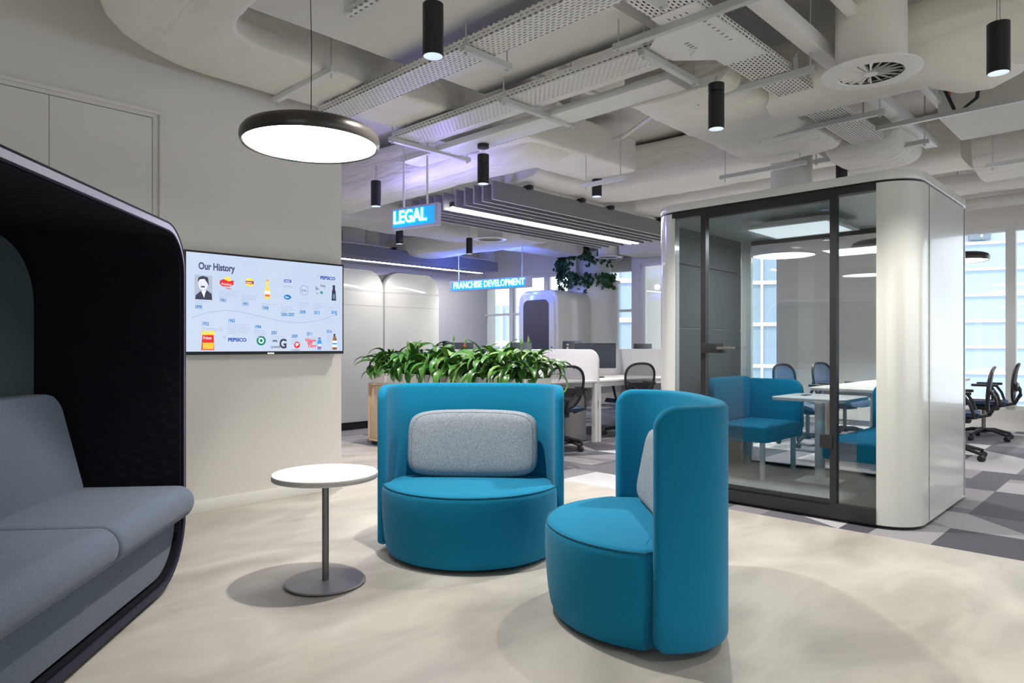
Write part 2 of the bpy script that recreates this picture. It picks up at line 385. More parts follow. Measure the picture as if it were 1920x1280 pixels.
MB().box(-5, 0, 0, 9, 8, 40).done('facade', M_['tcons'], tb, smooth=0)
wd = MB().box(-.35, -.06, 0, .35, .02, .8).done('window', mat('far_window_dark', (.22, .23, .25), .4), tb, smooth=0); wd.location = (-3.9, 0, 9.4)
for i in range(5):
    for j in range(13):
        if i or j: w2 = wd.copy(); COL.objects.link(w2); w2.parent = tb; w2.location = (-3.9+i*1.9, 0, 9.4+j*2.1)
tower('glass_tower', 'blue glass tower with white bands seen through the meeting pod', (15.2, 42.0), -.3, 7.5, 9, 32, -18, 2.55, M_['skyglass'], 1.3, .22)
tower('pale_tower', 'pale building seen past the phone booth door through the far windows', (.4, 47), .2, 9, 9, 22, -18, 3.2, M_['skyglass'], 1.1)
tower('pale_tower', 'pale building seen right of the planted column through the far windows', (10.0, 52), -.1, 7, 9, 34, -18, 3.0, M_['skyglass'], 1.6)
g = MB().box(-150, 22, -18.2, 160, 220, -18).done('ground_plane', M_['tcons'], smooth=0); struct(g)
# ================================================================ teal armchairs with curved shell
def sup(a, b, n, t):
    c, s_ = math.cos(t), math.sin(t)
    return (a*math.copysign(abs(c)**(2/n), c), b*math.copysign(abs(s_)**(2/n), s_))
def make_armchair(label, loc, rz):
    t = thing('armchair', label, 'armchair', loc, rz, 'teal armchairs around the small table')
    # shell path: centre line from left front edge round the back to the right front edge
    a, b_, n = .4875, .325, 3.0
    raw = [sup(a, b_, n, PI - PI*i/240) for i in range(241)]
    # arc length resample
    D = [0]
    for p, q in zip(raw, raw[1:]): D.append(D[-1] + math.dist(p, q))
    LN = D[-1]; T = .052; Hh = .918; Z0 = .035
    smp = [LN*x for x in ([.0, .0005, .0015, .003, .006, .01, .014, .02, .027, .035, .045, .055, .065, .08])]
    smp = smp + [LN*(.08 + .84*i/44) for i in range(1, 44)] + [LN - x for x in smp[::-1]]
    def at(d):
        d = min(max(d, 0), LN)
        for i in range(240):
            if D[i+1] >= d:
                f = (d-D[i])/max(1e-9, D[i+1]-D[i]); p, q = raw[i], raw[i+1]
                return Vector((p[0]+(q[0]-p[0])*f, p[1]+(q[1]-p[1])*f))
    mb = MB(); R = []
    for d in smp:
        p = at(d); tan = (at(d+.004)-at(d-.004)).normalized(); nr = Vector((tan.y, -tan.x))
        e = min(d, LN-d); h = T/2*math.sqrt(max(0.0004, 1-max(0, 1-e/(T/2))**2)) if e < T/2 else T/2
        rt, rb = .085, .05
        zt = Hh - (rt - math.sqrt(max(0, rt*rt-(rt-e)**2)) if e < rt else 0)
        zb = Z0 + (rb - math.sqrt(max(0, rb*rb-(rb-e)**2)) if e < rb else 0)
        ring = []
        for k in range(9):
            th = PI*k/8; ring.append((p.x+nr.x*h*math.cos(th), p.y+nr.y*h*math.cos(th), zt-h+h*math.sin(th)))
        for z in (.7, .45, .2): ring.append((p.x-nr.x*h, p.y-nr.y*h, z))
        for k in range(5):
            th = PI*k/4; ring.append((p.x-nr.x*h*math.cos(th), p.y-nr.y*h*math.cos(th), zb+h*.5-h*.5*math.sin(th)))
        for z in (.2, .45, .7): ring.append((p.x+nr.x*h, p.y+nr.y*h, z))
        R.append(ring)
    mb.loft(R); mb.done('backrest_shell', M_['teal'], t, smooth=60)
    # seat: bulging front, tucked in the shell behind
    def plan(s_=0.0, m=72):
        P = []
        for i in range(m):
            th = 2*PI*i/m
            if math.sin(th) >= 0: x, y = sup(.458-s_, .292-s_, 3.2, th)
            else:
                R_ = .503; be = math.asin(.133/R_); a2 = PI + be + (th-PI)*(PI-2*be)/PI; x, y = (R_-s_)*math.cos(a2)*.486/.485, .133+(R_-s_)*math.sin(a2)
            # blend side width near the arm ends
            if math.sin(th) >= 0: x *= 1 + .06*max(0, 1-abs(y)/.06)*0
            P.append((x, y))
        return P
    prof = [(.018, .048), (.022, .034), (.05, .022), (.10, .013), (.16, .007), (.23, .002), (.30, 0), (.355, .001), (.372, .004), (.382, .010)]
    seat = MB().loft([[(x, y, z) for x, y in plan(s_)] for z, s_ in prof], cap=(True, False))
    top = [(.382, .010), (.389, .018), (.393, .035), (.397, .08), (.402, .16)]
    R = [seat.ring([(x, y, z) for x, y in plan(s_)]) for z, s_ in top]
    for q, w in zip(R, R[1:]): seat.bridge(q, w)
    seat.b.faces.new(R[-1]); bmesh.ops.remove_doubles(seat.b, verts=seat.b.verts, dist=.0004)
    so = seat.done('seat', M_['teal'], t, smooth=50)
    MB().tube([(x, y, .3835) for x, y in plan(.0085, 96)], .0028, 6, closed=True).done('piping', M_['teald'], so)
    MB().loft([[(x, y, z) for x, y in plan(.085)] for z in (0, .020)]).done('plinth', M_['black'], t)
    # back cushion
    cb = MB(); A, C, Tk = .368, .187, .066; zc = .398+C; y0 = .172
    def cpt(f, th, side):
        x, z = sup(1, 1, 6.5, th); x *= f; z *= f
        r = (1-f**7)**.5
        X = x*A*(1-.03*z*z*abs(z)); Z = zc + z*C*(1-.07*x*x)
        return (X, y0 + side*Tk*r*(1 if side < 0 else .6) - .03*x*x + .035*z, Z)
    NT = 96; fs = [.15, .35, .55, .7, .8, .87, .92, .955, .98, .993, 1.0]
    for side in (-1, 1):
        R = [cb.ring([cpt(f, 2*PI*k/NT, side) for k in range(NT)]) for f in fs]
        for q, w_ in zip(R, R[1:]): cb.bridge(q, w_)
        cb.b.faces.new(R[0])
    bmesh.ops.remove_doubles(cb.b, verts=cb.b.verts, dist=.0003)
    co = cb.done('back_cushion', M_['cush'], t, smooth=80)
    pts = [cpt(.925, 2*PI*k/96, -1) for k in range(96)]
    MB().tube(pts, .0022, 5, closed=True).done('piping', M_['cushd'], co)
    return t
make_armchair('teal armchair with grey back cushion facing forward beside the small round table', (-.231, 3.715, 0), math.radians(-3.3))
make_armchair('teal armchair turned sideways, the nearer one, in front of the glass pod', (.512, 2.93, 0), math.radians(-90.8))

# ================================================================ small round table
t = thing('side_table', 'small round white side table on a grey pole and disc foot', 'table', (-.894, 3.272, 0))
MB().lathe([(.001, .003), (.186, .003), (.189, .006), (.189, .010), (.185, .013), (.03, .0145), (.001, .0145)], n=72).done('base_plate', M_['base'], t, smooth=30)
MB().lathe([(.016, .0145), (.016, .50)], n=32).done('pole', M_['steel'], t)
tp = MB().lathe([(.001, .500), (.236, .500), (.240, .502), (.246, .504), (.246, .527), (.244, .529), (.001, .529)], n=96).done('tabletop', M_['lam'], t, smooth=30)
MB().lathe([(.2462, .5035), (.2472, .505), (.2472, .525), (.2462, .5265)], n=96).done('edge_band', M_['lamedge'], tp)

# ================================================================ high-back booth sofa
SO = math.atan(.105)
sofa = thing('booth_sofa', 'high-back booth sofa with dark shell and blue-grey cushions at the left', 'sofa', (-1.612, 3.363, 0), SO)
YN, DX, TT = -1.74, -.86, .036
ztop = 1.705
outer = rrect(YN, .028, 0, ztop, [.22, .22, .26, .30], 14)
inner = rrect(YN+TT, .028+.02, -.017, ztop-TT, [.19, .19, .23, .27], 14)
def shell(x0, x1, name, mt, par, off=0):
    mb = MB()
    o1 = [(x0, y, z) for y, z in outer]; i1 = [(x0, y, z) for y, z in inner]; o2 = [(x1, y, z) for y, z in outer]; i2 = [(x1, y, z) for y, z in inner]
    R = [mb.ring(q) for q in (o1, o2, i2, i1)]
    for k in range(4): mb.bridge(R[k], R[(k+1) % 4])
    return mb.done(name, mt, par, smooth=35)
shell(DX, -.004, 'outer_shell', M_['navyout'], sofa)
# quilted lining just inside the shell, sides and roof
def offs(d, z0=None):
    return rrect(YN+TT+d, .048+d, -.017-d, ztop-TT-d, [.19-d, .19-d, .23-d, .27-d], 14)
mb = MB(); ii, jj = offs(-.0005), offs(.012)
R = [mb.ring([(x, y, z) for y, z in q]) for x, q in ((DX+.02, ii), (-.012, ii), (-.012, jj), (DX+.02, jj))]
for k in range(4): mb.bridge(R[k], R[(k+1) % 4])
mb.done('quilted_lining', M_['quilt'], sofa, smooth=35)
MB().prism([(y, z) for y, z in offs(-.01)], DX, DX+.03, 'x').done('back_panel', M_['quilt'], sofa, smooth=30)
# pale lip around the opening with dark piping each side
LIPK = True
mb = MB(); q1 = rrect(YN+.003, .031, -.003, ztop-.003, [.217, .217, .257, .297], 14); q2 = rrect(YN+TT-.004, .028+.02-.003, -.017+.003, ztop-TT+.004, [.194, .194, .234, .274], 14)
R = [mb.ring([(x, y, z) for y, z in q]) for x, q in ((-.006, q1), (.002, q1), (.002, q2), (-.006, q2))]
for k in range(4): mb.bridge(R[k], R[(k+1) % 4])
for f in mb.b.faces:
    if f.calc_center_median().z < .42: f.material_index = 1
mb.done('front_lip', [M_['lip'], M_['navyout']], sofa, smooth=35)
pts = [(-.0, y, z) for y, z in outer]; MB().tube(pts, .0055, 6, closed=True).done('edge_piping', M_['navyout'], sofa)
pts = [(-.0, y, z) for y, z in inner]; MB().tube(pts, .0045, 6, closed=True).done('edge_piping', M_['navyout'], sofa)
MB().prism(rrect(DX+.04, YN+.16, -.05, -.16, .06, 6), 0, .03).done('plinth', M_['black'], sofa)
# upholstered base following the lower curve of the shell
bp = [(y, z) for y, z in rrect(YN+TT+.012, .028+TT+.012, -TT-.012, .315, [.0, .0, .185, .24], 10)]
MB().prism(bp, DX+.03, -.030, 'x').done('seat_base', M_['sofa'], sofa, smooth=35, bevel=.006)
def cushion(y0, y1, x0, x1, z0, z1):
    pr = rrect(x0, z0, x1, z1, [.075, .03, .03, .085], 8)
    ys = [y0, y0+.004, y0+.012, y0+.025, y0+.05] + [y0+.05+(y1-y0-.1)*k/8 for k in range(1, 8)] + [y1-.05, y1-.025, y1-.012, y1-.004, y1]
    R = []
    for y in ys:
        e = min(y-y0, y1-y); k = .016*(1-math.sqrt(max(0, 1-(1-min(1, e/.025))**2)))
        cx, cz = (x0+x1)/2, (z0+z1)/2
        R.append([(cx+(x-cx)*(1-k/(x1-x0)*2), y, cz+(z-cz)*(1-k/(z1-z0)*2) + .006*math.sin(PI*(y-y0)/(y1-y0))*(z > cz)) for x, z in pr])
    return MB().loft(R)
L0, L1, L2 = -.055, -.835, -1.68
cushion(L1+.0, L0+.0, -.74, .070, .300, .462).done('seat_cushion', M_['sofa'], sofa, smooth=50)
cushion(L2, L1-.0, -.74, .070, .300, .462).done('seat_cushion', M_['sofa'], sofa, smooth=50)
# inclined back cushion with rounded top corner
def back(y0, y1, name):
    pr = rrect(y0, 0, y1, .475, [.09, .09, .02, .02], 8)
    R = []
    for f, s_ in ((0, 0.006), (.05, .0), (.85, 0), (.97, .004), (1, .014)):
        R.append([(-.58+f*.15 + (-.115)*(z/.475) , y + (s_ if y < (y0+y1)/2 else -s_), .455+z*(.96) - s_*(z > .2)) for y, z in pr])
    MB().loft(R).done(name, M_['sofa'], sofa, smooth=50)
back(L1+.0, L0-.01, 'back_cushion'); back(L2, L1, 'back_cushion')
pr = rrect(L2+.0, .46, L0-.01, 1.625, [.30, .30, .02, .02], 14)
MB().prism(pr, DX+.03, -.655, 'x').done('headrest_panel', M_['sofad'], sofa, smooth=40, bevel=.014, seg=3)

# ================================================================ wall screen
TVL, TVR = 1.735, 2.950
TVZ0, TVZ1 = 1.076, 1.778
tv = thing('television', 'wall-mounted black television showing a company history timeline', 'television', G(TVR, 4.77-.0, 0), TH+PI)
# local x runs to the left (towards -U) , local y towards the room, so mirror: use x from 0 (right edge) to Wd
Wd = TVR-TVL
MB().box(0, .0, TVZ0+.05, Wd, .035, TVZ1-.05).done('wall_mount', M_['blackp'], tv)
mb = MB().box(0, .03, TVZ0, Wd, .058, TVZ1); fr = mb.done('bezel', M_['blackp'], tv, bevel=.003)
SX0, SX1, SZ0, SZ1 = .012, Wd-.016, TVZ0+.022, TVZ1-.014
m, N, L, p = new_mat('screen_glow')
p.inputs['Base Color'].default_value = (.02, .02, .03, 1); p.inputs['Roughness'].default_value = .3
tc = N.new('ShaderNodeTexCoord'); n = N.new('ShaderNodeTexNoise'); n.inputs['Scale'].default_value = 2.2
r = N.new('ShaderNodeMix'); r.data_type = 'RGBA'; r.inputs[6].default_value = (.56, .72, .95, 1); r.inputs[7].default_value = (.72, .80, .97, 1)
L.new(tc.outputs['Object'], n.inputs['Vector']); L.new(n.outputs['Fac'], r.inputs[0]); L.new(r.outputs[2], p.inputs['Emission Color']); p.inputs['Emission Strength'].default_value = .50
scr = MB().box(SX0, .056, SZ0, SX1, .0592, SZ1).done('screen', m, tv, smooth=0)
MB().box(Wd/2-.025, .056, TVZ0+.003, Wd/2+.025, .0605, TVZ0+.012).done('badge', M_['chrome'], tv)
SW, SH = SX1-SX0, SZ1-SZ0
SC = {}
def sm(c):
    k = tuple(c)
    if k not in SC: SC[k] = emit('screen_ink_%d' % len(SC), c, .5)
    return SC[k]
def SP(fx, fy, d=.0005): return Vector((SX1 - fx*SW, .0592+d, SZ1 - fy*SH))     # fx from left, fy from top
def stxt(name, s, fx, fy, size, c, al='LEFT', off=0, sx=1):
    return text_mesh(name, s, size, sm(c), scr, SP(fx, fy, .0012), rot=(PI/2, 0, PI), extrude=.0003, align=al, offset=off, sx=sx)
def sshape(name, pts, c, d=.0006):
    mb = MB(); vs = [SP(x, y, d) for x, y in pts]; mb.loft([vs, [v+Vector((0, -.0005, 0)) for v in vs]]); return mb.done(name, sm(c), scr, smooth=0)
def sell(name, fx, fy, rx, ry, c, d=.0006, n=28):
    return sshape(name, [(fx+rx*math.cos(2*PI*k/n), fy+ry*math.sin(2*PI*k/n)) for k in range(n)], c, d)
def srect(name, x0, y0, x1, y1, c, d=.0006): return sshape(name, [(x0, y0), (x1, y0), (x1, y1), (x0, y1)], c, d)
INK, BLU, GRY, NAV, RED, YEL, GRN = (.08, .09, .17), (.02, .17, .42), (.40, .47, .60), (.01, .05, .33), (.60, .02, .03), (.85, .62, .05), (.0, .18, .11)
stxt('screen_title', 'Our History', .066, .165, .066, (.05, .05, .14), off=.0022, sx=.74)
srect('rule_line', .06, .193, .955, .196, GRY)
# brand marks and years, top row
srect('portrait_photo', .045, .225, .145, .475, (.35, .40, .50))
sell('portrait_head', .092, .315, .027, .062, (.60, .64, .74), .0009); sshape('portrait_hair', [(.062, .30), (.066, .25), (.09, .232), (.12, .245), (.125, .33), (.115, .30), (.10, .262), (.075, .268)], (.03, .035, .06), .0012)
srect('portrait_moustache', .080, .335, .102, .350, (.04, .04, .07), .0013)
sshape('portrait_suit', [(.048, .472), (.052, .43), (.08, .385), (.096, .44), (.112, .375), (.14, .41), (.143, .472)], (.03, .035, .06), .0012)
sshape('portrait_collar', [(.083, .385), (.107, .378), (.097, .455)], (.75, .8, .9), .0013)
sell('logo_sun', .232, .255, .018, .035, YEL); sshape('logo_banner', [(.188, .265), (.21, .25), (.24, .27), (.268, .255), (.268, .30), (.245, .325), (.20, .325), (.186, .30)], RED, .0009)
stxt('logo_text', 'FritoLay', .197, .312, .022, (.95, .9, .9), sx=.95); sshape('logo_stroke', [(.21, .335), (.25, .345), (.262, .35), (.24, .352)], RED)
sell('logo_disc', .365, .265, .026, .045, YEL); srect('logo_band', .340, .25, .390, .282, (.25, .03, .05), .0009); stxt('logo_text', 'Lipton', .343, .276, .020, (.95, .92, .85), sx=.85)
srect('bottle_neck', .470, .235, .484, .30, YEL); sshape('bottle_body', [(.470, .29), (.484, .29), (.494, .34), (.494, .43), (.46, .43), (.46, .34)], (.75, .55, .10)); srect('bottle_cap', .471, .222, .483, .24, (.6, .3, .02), .0009); srect('bottle_label', .46, .345, .494, .375, (.8, .82, .85), .0009); srect('bottle_label_band', .462, .385, .492, .405, (.55, .10, .08), .0009)
srect('logo_block', .585, .205, .633, .237, (.04, .08, .40)); stxt('logo_text', 'naked', .589, .229, .020, (.9, .92, .98), sx=.85)
stxt('logo_text', '(O) IZZE', .580, .296, .024, (.30, .33, .42), sx=.8); sell('logo_oval', .608, .40, .024, .027, (.0, .14, .42)); stxt('logo_text', 'Sabra', .592, .41, .020, (.9, .95, 1), sx=.7)
mbp = [SP(.722+.028*math.cos(2*PI*k/32), .31+.053*math.sin(2*PI*k/32), .0012) for k in range(32)]
MB().tube(mbp, .0011, 4, closed=True).done('logo_ring', sm(INK), scr); stxt('logo_text', 'Stubb', .702, .325, .024, INK, sx=.8)
stxt('logo_text', 'fe-', .80, .30, .042, (.03, .03, .06), sx=.75); stxt('logo_text', 'Hey', .835, .262, .034, (.03, .03, .06), sx=.8); sell('logo_knot', .845, .325, .011, .018, (.02, .30, .28)); stxt('logo_text', 'ho', .808, .345, .018, (.03, .03, .06))
srect('bottle_neck', .926, .23, .944, .30, (.02, .025, .06)); sshape('bottle_body', [(.922, .29), (.948, .29), (.952, .41), (.918, .41)], (.02, .025, .06)); srect('bottle_label', .927, .335, .943, .39, (.14, .18, .30), .0009)
stxt('logo_text', 'PEPSICO', .835, .170, .034, NAV, off=.0014, sx=1.02); sell('globe_mark', .815, .128, .010, .019, GRY)
def wave(x): return .60 + (.065*math.sin((x-.22)/.47*PI - PI/2)) * (1 if x < .7 else 1) if x > .2 else .60-.065 + (.2-x)*.5
def yv(x):
    P = [(.03, .66), (.12, .60), (.22, .575), (.30, .578), (.42, .62), (.55, .665), (.65, .68), (.75, .672), (.85, .635), (.93, .59), (.955, .575)]
    for (a, b), (c, d) in zip(P, P[1:]):
        if x <= c: return b+(d-b)*(x-a)/(c-a)
    return P[-1][1]
dots = MB()
for k in range(88):
    x = .035 + k*.0104; y = yv(x); q = SP(x, y, .0007); dots.box(q.x-.0024, q.y, q.z-.0019, q.x+.0024, q.y+.0004, q.z+.0019)
dots.done('timeline_dots', sm((.10, .15, .30)), scr, smooth=0)
sshape('timeline_arrow', [(.95, .562), (.962, .574), (.95, .586)], INK)
for s_, x, y, up in (('1898', .045, .565, 1), ('1961', .185, .485, 1), ('1991', .318, .515, 1), ('1998', .442, .55, 1), ('2006-2007', .565, .61, 1), ('2008', .69, .575, 1), ('2012', .79, .575, 1), ('2018', .915, .565, 1),
                     ('1932', .085, .735, 0), ('1965', .235, .695, 0), ('1994', .395, .755, 0), ('2001', .50, .815, 0), ('2009', .635, .85, 0), ('2011', .738, .82, 0), ('2016', .88, .79, 0)):
    stxt('year_text', s_, x, y, .034, BLU, off=.0008, sx=.72)
    xx = x+.022; a, b = (y+.012, yv(xx)-.008) if up else (yv(xx)+.01, y-.047)
    if b > a: srect('tick_line', xx-.0007, a, xx+.0007, b, GRY)
rr = random.Random(3)
for x, y, w, n in ((.045, .49, .10, 2), (.18, .375, .125, 4), (.315, .405, .115, 4), (.44, .485, .095, 2), (.565, .50, .095, 4), (.69, .455, .07, 4), (.785, .455, .09, 4), (.90, .495, .055, 2),
                   (.085, .76, .13, 3), (.23, .715, .145, 6), (.395, .775, .08, 5), (.50, .835, .105, 4), (.635, .87, .07, 4), (.738, .84, .10, 4), (.88, .81, .06, 7)):
    blk = MB()
    for k in range(n):
        wk = w*(rr.uniform(.75, 1) if k < n-1 else .45); a = SP(x, y+k*.019, .0006); c = SP(x+wk, y+k*.019+.0055, .0006); blk.box(c.x, a.y, c.z, a.x, a.y+.0004, a.z)
    blk.done('body_text', sm((.33, .40, .54)), scr, smooth=0)
# bottom row
sshape('snack_bag', [(.083, .79), (.158, .79), (.152, .83), (.156, .985), (.082, .985), (.088, .83)], RED); srect('bag_top', .085, .79, .156, .83, YEL, .0009); srect('bag_chips', .09, .91, .152, .975, (.80, .45, .04), .0009); stxt('logo_text', 'Fritos', .092, .875, .028, (.95, .9, .85), sx=.85)
stxt('logo_text', 'PEPSICO', .235, .895, .034, NAV, off=.0014, sx=1.02); sell('globe_mark', .215, .853, .010, .019, GRY)
sell('round_logo', .437, .885, .029, .052, GRN); sell('round_logo_centre', .437, .885, .017, .031, (.75, .85, .85), .0009); sell('round_logo_core', .437, .885, .010, .018, GRN, .0012)
stxt('logo_text', 'QUAKER', .497, .965, .022, INK, off=.0005, sx=.85); sshape('logo_hat', [(.505, .90), (.545, .90), (.536, .875), (.514, .875)], INK)
stxt('logo_text', 'G', .553, .965, .095, (.03, .03, .06), off=.003, sx=.85)
sell('logo_disc', .672, .93, .021, .038, RED); sshape('logo_leaf', [(.665, .905), (.685, .925), (.665, .95)], (.9, .85, .85), .0009); stxt('logo_text', 'wimmbilldann', .63, .995, .016, INK, sx=.8)
for k, (s_, fx, fy) in enumerate((('Wimm', .728, .895), ('Bill', .745, .925), ('Dann', .748, .957))): stxt('logo_text', s_, fx, fy, .036, RED, off=.0008, sx=.9)
srect('bottle_cap', .822, .845, .838, .865, NAV); sshape('bottle_body', [(.822, .865), (.838, .865), (.846, .90), (.842, .985), (.816, .985), (.812, .90)], (.04, .25, .60)); srect('bottle_label', .818, .92, .842, .945, (.85, .9, 1), .0009); srect('bottle_label_band', .818, .955, .842, .968, RED, .0009)
srect('bottle_cap', .933, .80, .947, .825, (.05, .03, .02)); sshape('bottle_body', [(.933, .825), (.947, .825), (.957, .865), (.957, .985), (.925, .985), (.925, .865)], (.18, .07, .02)); srect('bottle_label', .925, .88, .957, .955, (.85, .84, .78), .0009); srect('bottle_label_band', .925, .905, .957, .925, (.05, .20, .45), .0012)
# ================================================================ meeting pod   local x = U from the front plane, y = V from the right side
PD, PW, PH, PR = 1.47, 1.86, 2.222, .22
pod = thing('meeting_pod', 'white free-standing meeting pod with black-framed glass front', 'meeting pod', G(4.63, 1.11), TH)
PB = .12
full = rrect(0, 0, PD, PW, [PB, PR, PR, PB], 14)
MB().prism(full, 2.166, PH).done('roof_band', M_['podw'], pod, smooth=35, bevel=.004)
MB().prism(rrect(.012, .012, PD-.012, PW-.012, [PB-.01, PR-.01, PR-.01, PB-.01], 14), 2.150, 2.168).done('shadow_gap', M_['black'], pod, smooth=35)
MB().prism(rrect(.03, .03, PD-.03, PW-.03, [PB-.02, PR-.02, PR-.02, PB-.02], 14), .0, .022).done('plinth', M_['black'], pod, smooth=35)
def cpath(o, inn, side):
    """C-shaped wall plan at y=0 side (side=0) or y=PW side (1); o outer offset"""
    def arc(cx, cy, r, a0, a1, n=12): return [(cx+r*math.cos(math.radians(a0+(a1-a0)*k/n)), cy+r*math.sin(math.radians(a0+(a1-a0)*k/n))) for k in range(n+1)]
    out = arc(PR, PR, PR-o, 180, 270) + arc(PD-PB, PB, PB-o, 270, 360)
    ii = arc(PD-PB, PB, PB-inn, 360, 270) + arc(PR, PR, PR-inn, 270, 180)
    P = out+ii
    return P if side == 0 else [(x, PW-y) for x, y in P]
for s_ in (0, 1):
    w = MB().prism(cpath(.002, .07, s_), .022, 2.151).done('side_wall', M_['podw'], pod, smooth=35)
    yy = -.0005 if s_ == 0 else PW+.0005
    mb = MB()
    for x in (PR+.09, PD-PB-.03): mb.box(x, yy-.001, .03, x+.003, yy+.003, 2.15)
    mb.done('panel_joint', M_['felt'], w, smooth=0)
# felt lining inside with grooves
for s_ in (0, 1):
    mb = MB(); y0, y1 = (.072, .090) if s_ == 0 else (PW-.090, PW-.072)
    for z0, z1 in ((.07, .665), (.672, 1.28), (1.287, 1.80), (1.807, 2.10)): mb.box(.13, y0, z0, PD-.065, y1, z1)
    mb.done('felt_lining', M_['feltd'], pod, smooth=0, bevel=.003)
MB().prism(rrect(.03, .05, PD-.03, PW-.05, [PB-.03, PR-.04, PR-.04, PB-.03], 8), .022, .07).done('pod_floor', M_['podfl'], pod, smooth=0)
MB().prism(rrect(.03, .05, PD-.03, PW-.05, [PB-.03, PR-.04, PR-.04, PB-.03], 8), 2.10, 2.150).done('pod_ceiling', M_['podin'], pod, smooth=0)
V0, V1 = PR-.0, PW-PR+.02    # glazed span
# front frame
MB().box(-.006, V0, .022, .05, V1, .115).done('bottom_frame', M_['dark'], pod, smooth=0)
MB().box(-.004, V0, 2.115, .05, V1, 2.151).box(-.004, .478, 2.085, .05, 1.41, 2.12).done('top_frame', M_['dark'], pod, smooth=0)
MB().box(-.008, .455, .10, .045, .495, 2.14).done('mullion', M_['dark'], pod, smooth=0)
dr = MB().box(-.008, 1.375, .10, .04, 1.415, 2.12).box(-.006, .495, .10, .03, 1.40, .135).box(-.006, .495, 2.095, .03, 1.40, 2.12).done('door_frame', M_['dark'], pod, smooth=0)
MB().box(.010, .49, .125, .018, 1.385, 2.10).done('door_glass', M_['glass'], dr, smooth=0)
MB().box(-.03, 1.235, 1.085, .03, 1.40, 1.155).done('door_lock', M_['dark'], dr, bevel=.006)
MB().tube([(-.035, 1.25, 1.12), (-.065, 1.25, 1.12), (-.07, 1.235, 1.12), (-.07, 1.115, 1.12)], .010, 10).done('door_handle', M_['steel'], dr)
MB().box(-.02, .478, .47, .03, .555, .56).done('door_hinge', M_['dark'], dr, bevel=.004)
MB().box(.012, V0, .10, .020, .46, 2.12).done('side_glass', M_['glass'], pod, smooth=0)
MB().box(.012, 1.41, .10, .020, V1, 2.12).done('side_glass', M_['glass'], pod, smooth=0)
# back: post + glass
MB().box(PD-.06, PW-.175, .022, PD-.012, PW-.10, 2.151).done('back_post', M_['podin'], pod, smooth=0)
MB().box(PD-.05, .11, .022, PD-.01, PW-.175, .09).box(PD-.05, .11, 2.06, PD-.01, PW-.175, 2.13).done('back_frame', M_['dark'], pod, smooth=0)
MB().box(PD-.035, .11, .08, PD-.027, PW-.175, 2.07).done('back_glass', M_['glass'], pod, smooth=0)
# ceiling vent panel
vp = MB().prism(rrect(.38, .62, 1.02, 1.30, .03, 4), 2.03, 2.062).box(.55, .75, 2.06, .9, 1.15, 2.10).done('ceiling_panel', M_['white'], pod, smooth=30)
MB().box(.43, .67, 2.027, .97, 1.25, 2.0305).done('light_panel', emit('pod_light', (.85, .95, 1), .42), vp, smooth=0)
ld = bpy.data.lights.new('pod_lamp', 'AREA'); ld.shape = 'RECTANGLE'; ld.size = .5; ld.size_y = .55; ld.energy = 9; ld.color = (.9, .96, 1)
lo = bpy.data.objects.new('pod_lamp', ld); COL.objects.link(lo); lo.parent = pod; lo.location = (.7, .96, 2.02)
# benches and table inside: things of their own
def bench(label, u0, u1, vback, vfront):
    sgn = 1 if vfront > vback else -1
    t = thing('bench', label, 'bench', G((u0+u1)/2, (vback+vfront)/2, .07), TH, 'teal benches inside the pod')
    hx = (u1-u0)/2; hy = abs(vfront-vback)/2
    MB().prism(rrect(-hx, -hy, hx, hy, .05, 5), .30, .43).done('seat', M_['teal'], t, bevel=.02, seg=3)
    y0, y1 = sorted((-sgn*hy, -sgn*(hy-.10)))
    MB().prism(rrect(-hx, .43, hx, .80, [.12, .12, .02, .02], 6), y0, y1, 'y').done('backrest', M_['teal'], t, bevel=.015)
    x0 = hx-.09
    MB().prism(rrect(-hy, .34, hy, .78, [.10, .10, .05, .05] if sgn < 0 else [.10, .10, .05, .05], 6), x0, hx, 'x').done('armrest', M_['teal'], t, bevel=.015)
    for x in (-hx+.07, hx-.07):
        for y in (-hy+.07, hy-.07): MB().cyl((x, y, 0), (x, y, .31), .021, 20).done('leg', M_['white'], t)
    return t
bench('teal two-seat bench on white legs at the left inside the pod', 5.22, 5.97, 2.83, 2.28)
bench('teal bench on white legs at the right inside the pod beside the white column', 4.78, 5.97, 1.25, 1.72)
t = thing('pod_table', 'small square white table on a thick pedestal inside the pod', 'table', G(5.55, 2.0, .07), TH)
MB().prism(rrect(-.15, -.15, .15, .15, .03, 5), 0, .012).done('base_plate', M_['lam'], t, bevel=.003)
MB().cyl((0, 0, .01), (0, 0, .645), .038, 28).done('pedestal', M_['white'], t)
tt = MB().prism(rrect(-.30, -.28, .30, .28, .07, 8), .645, .670).done('tabletop', M_['lam'], t, bevel=.003)
MB().box(-.02, .10, .67, .10, .14, .675).done('cable_port', M_['black'], tt)
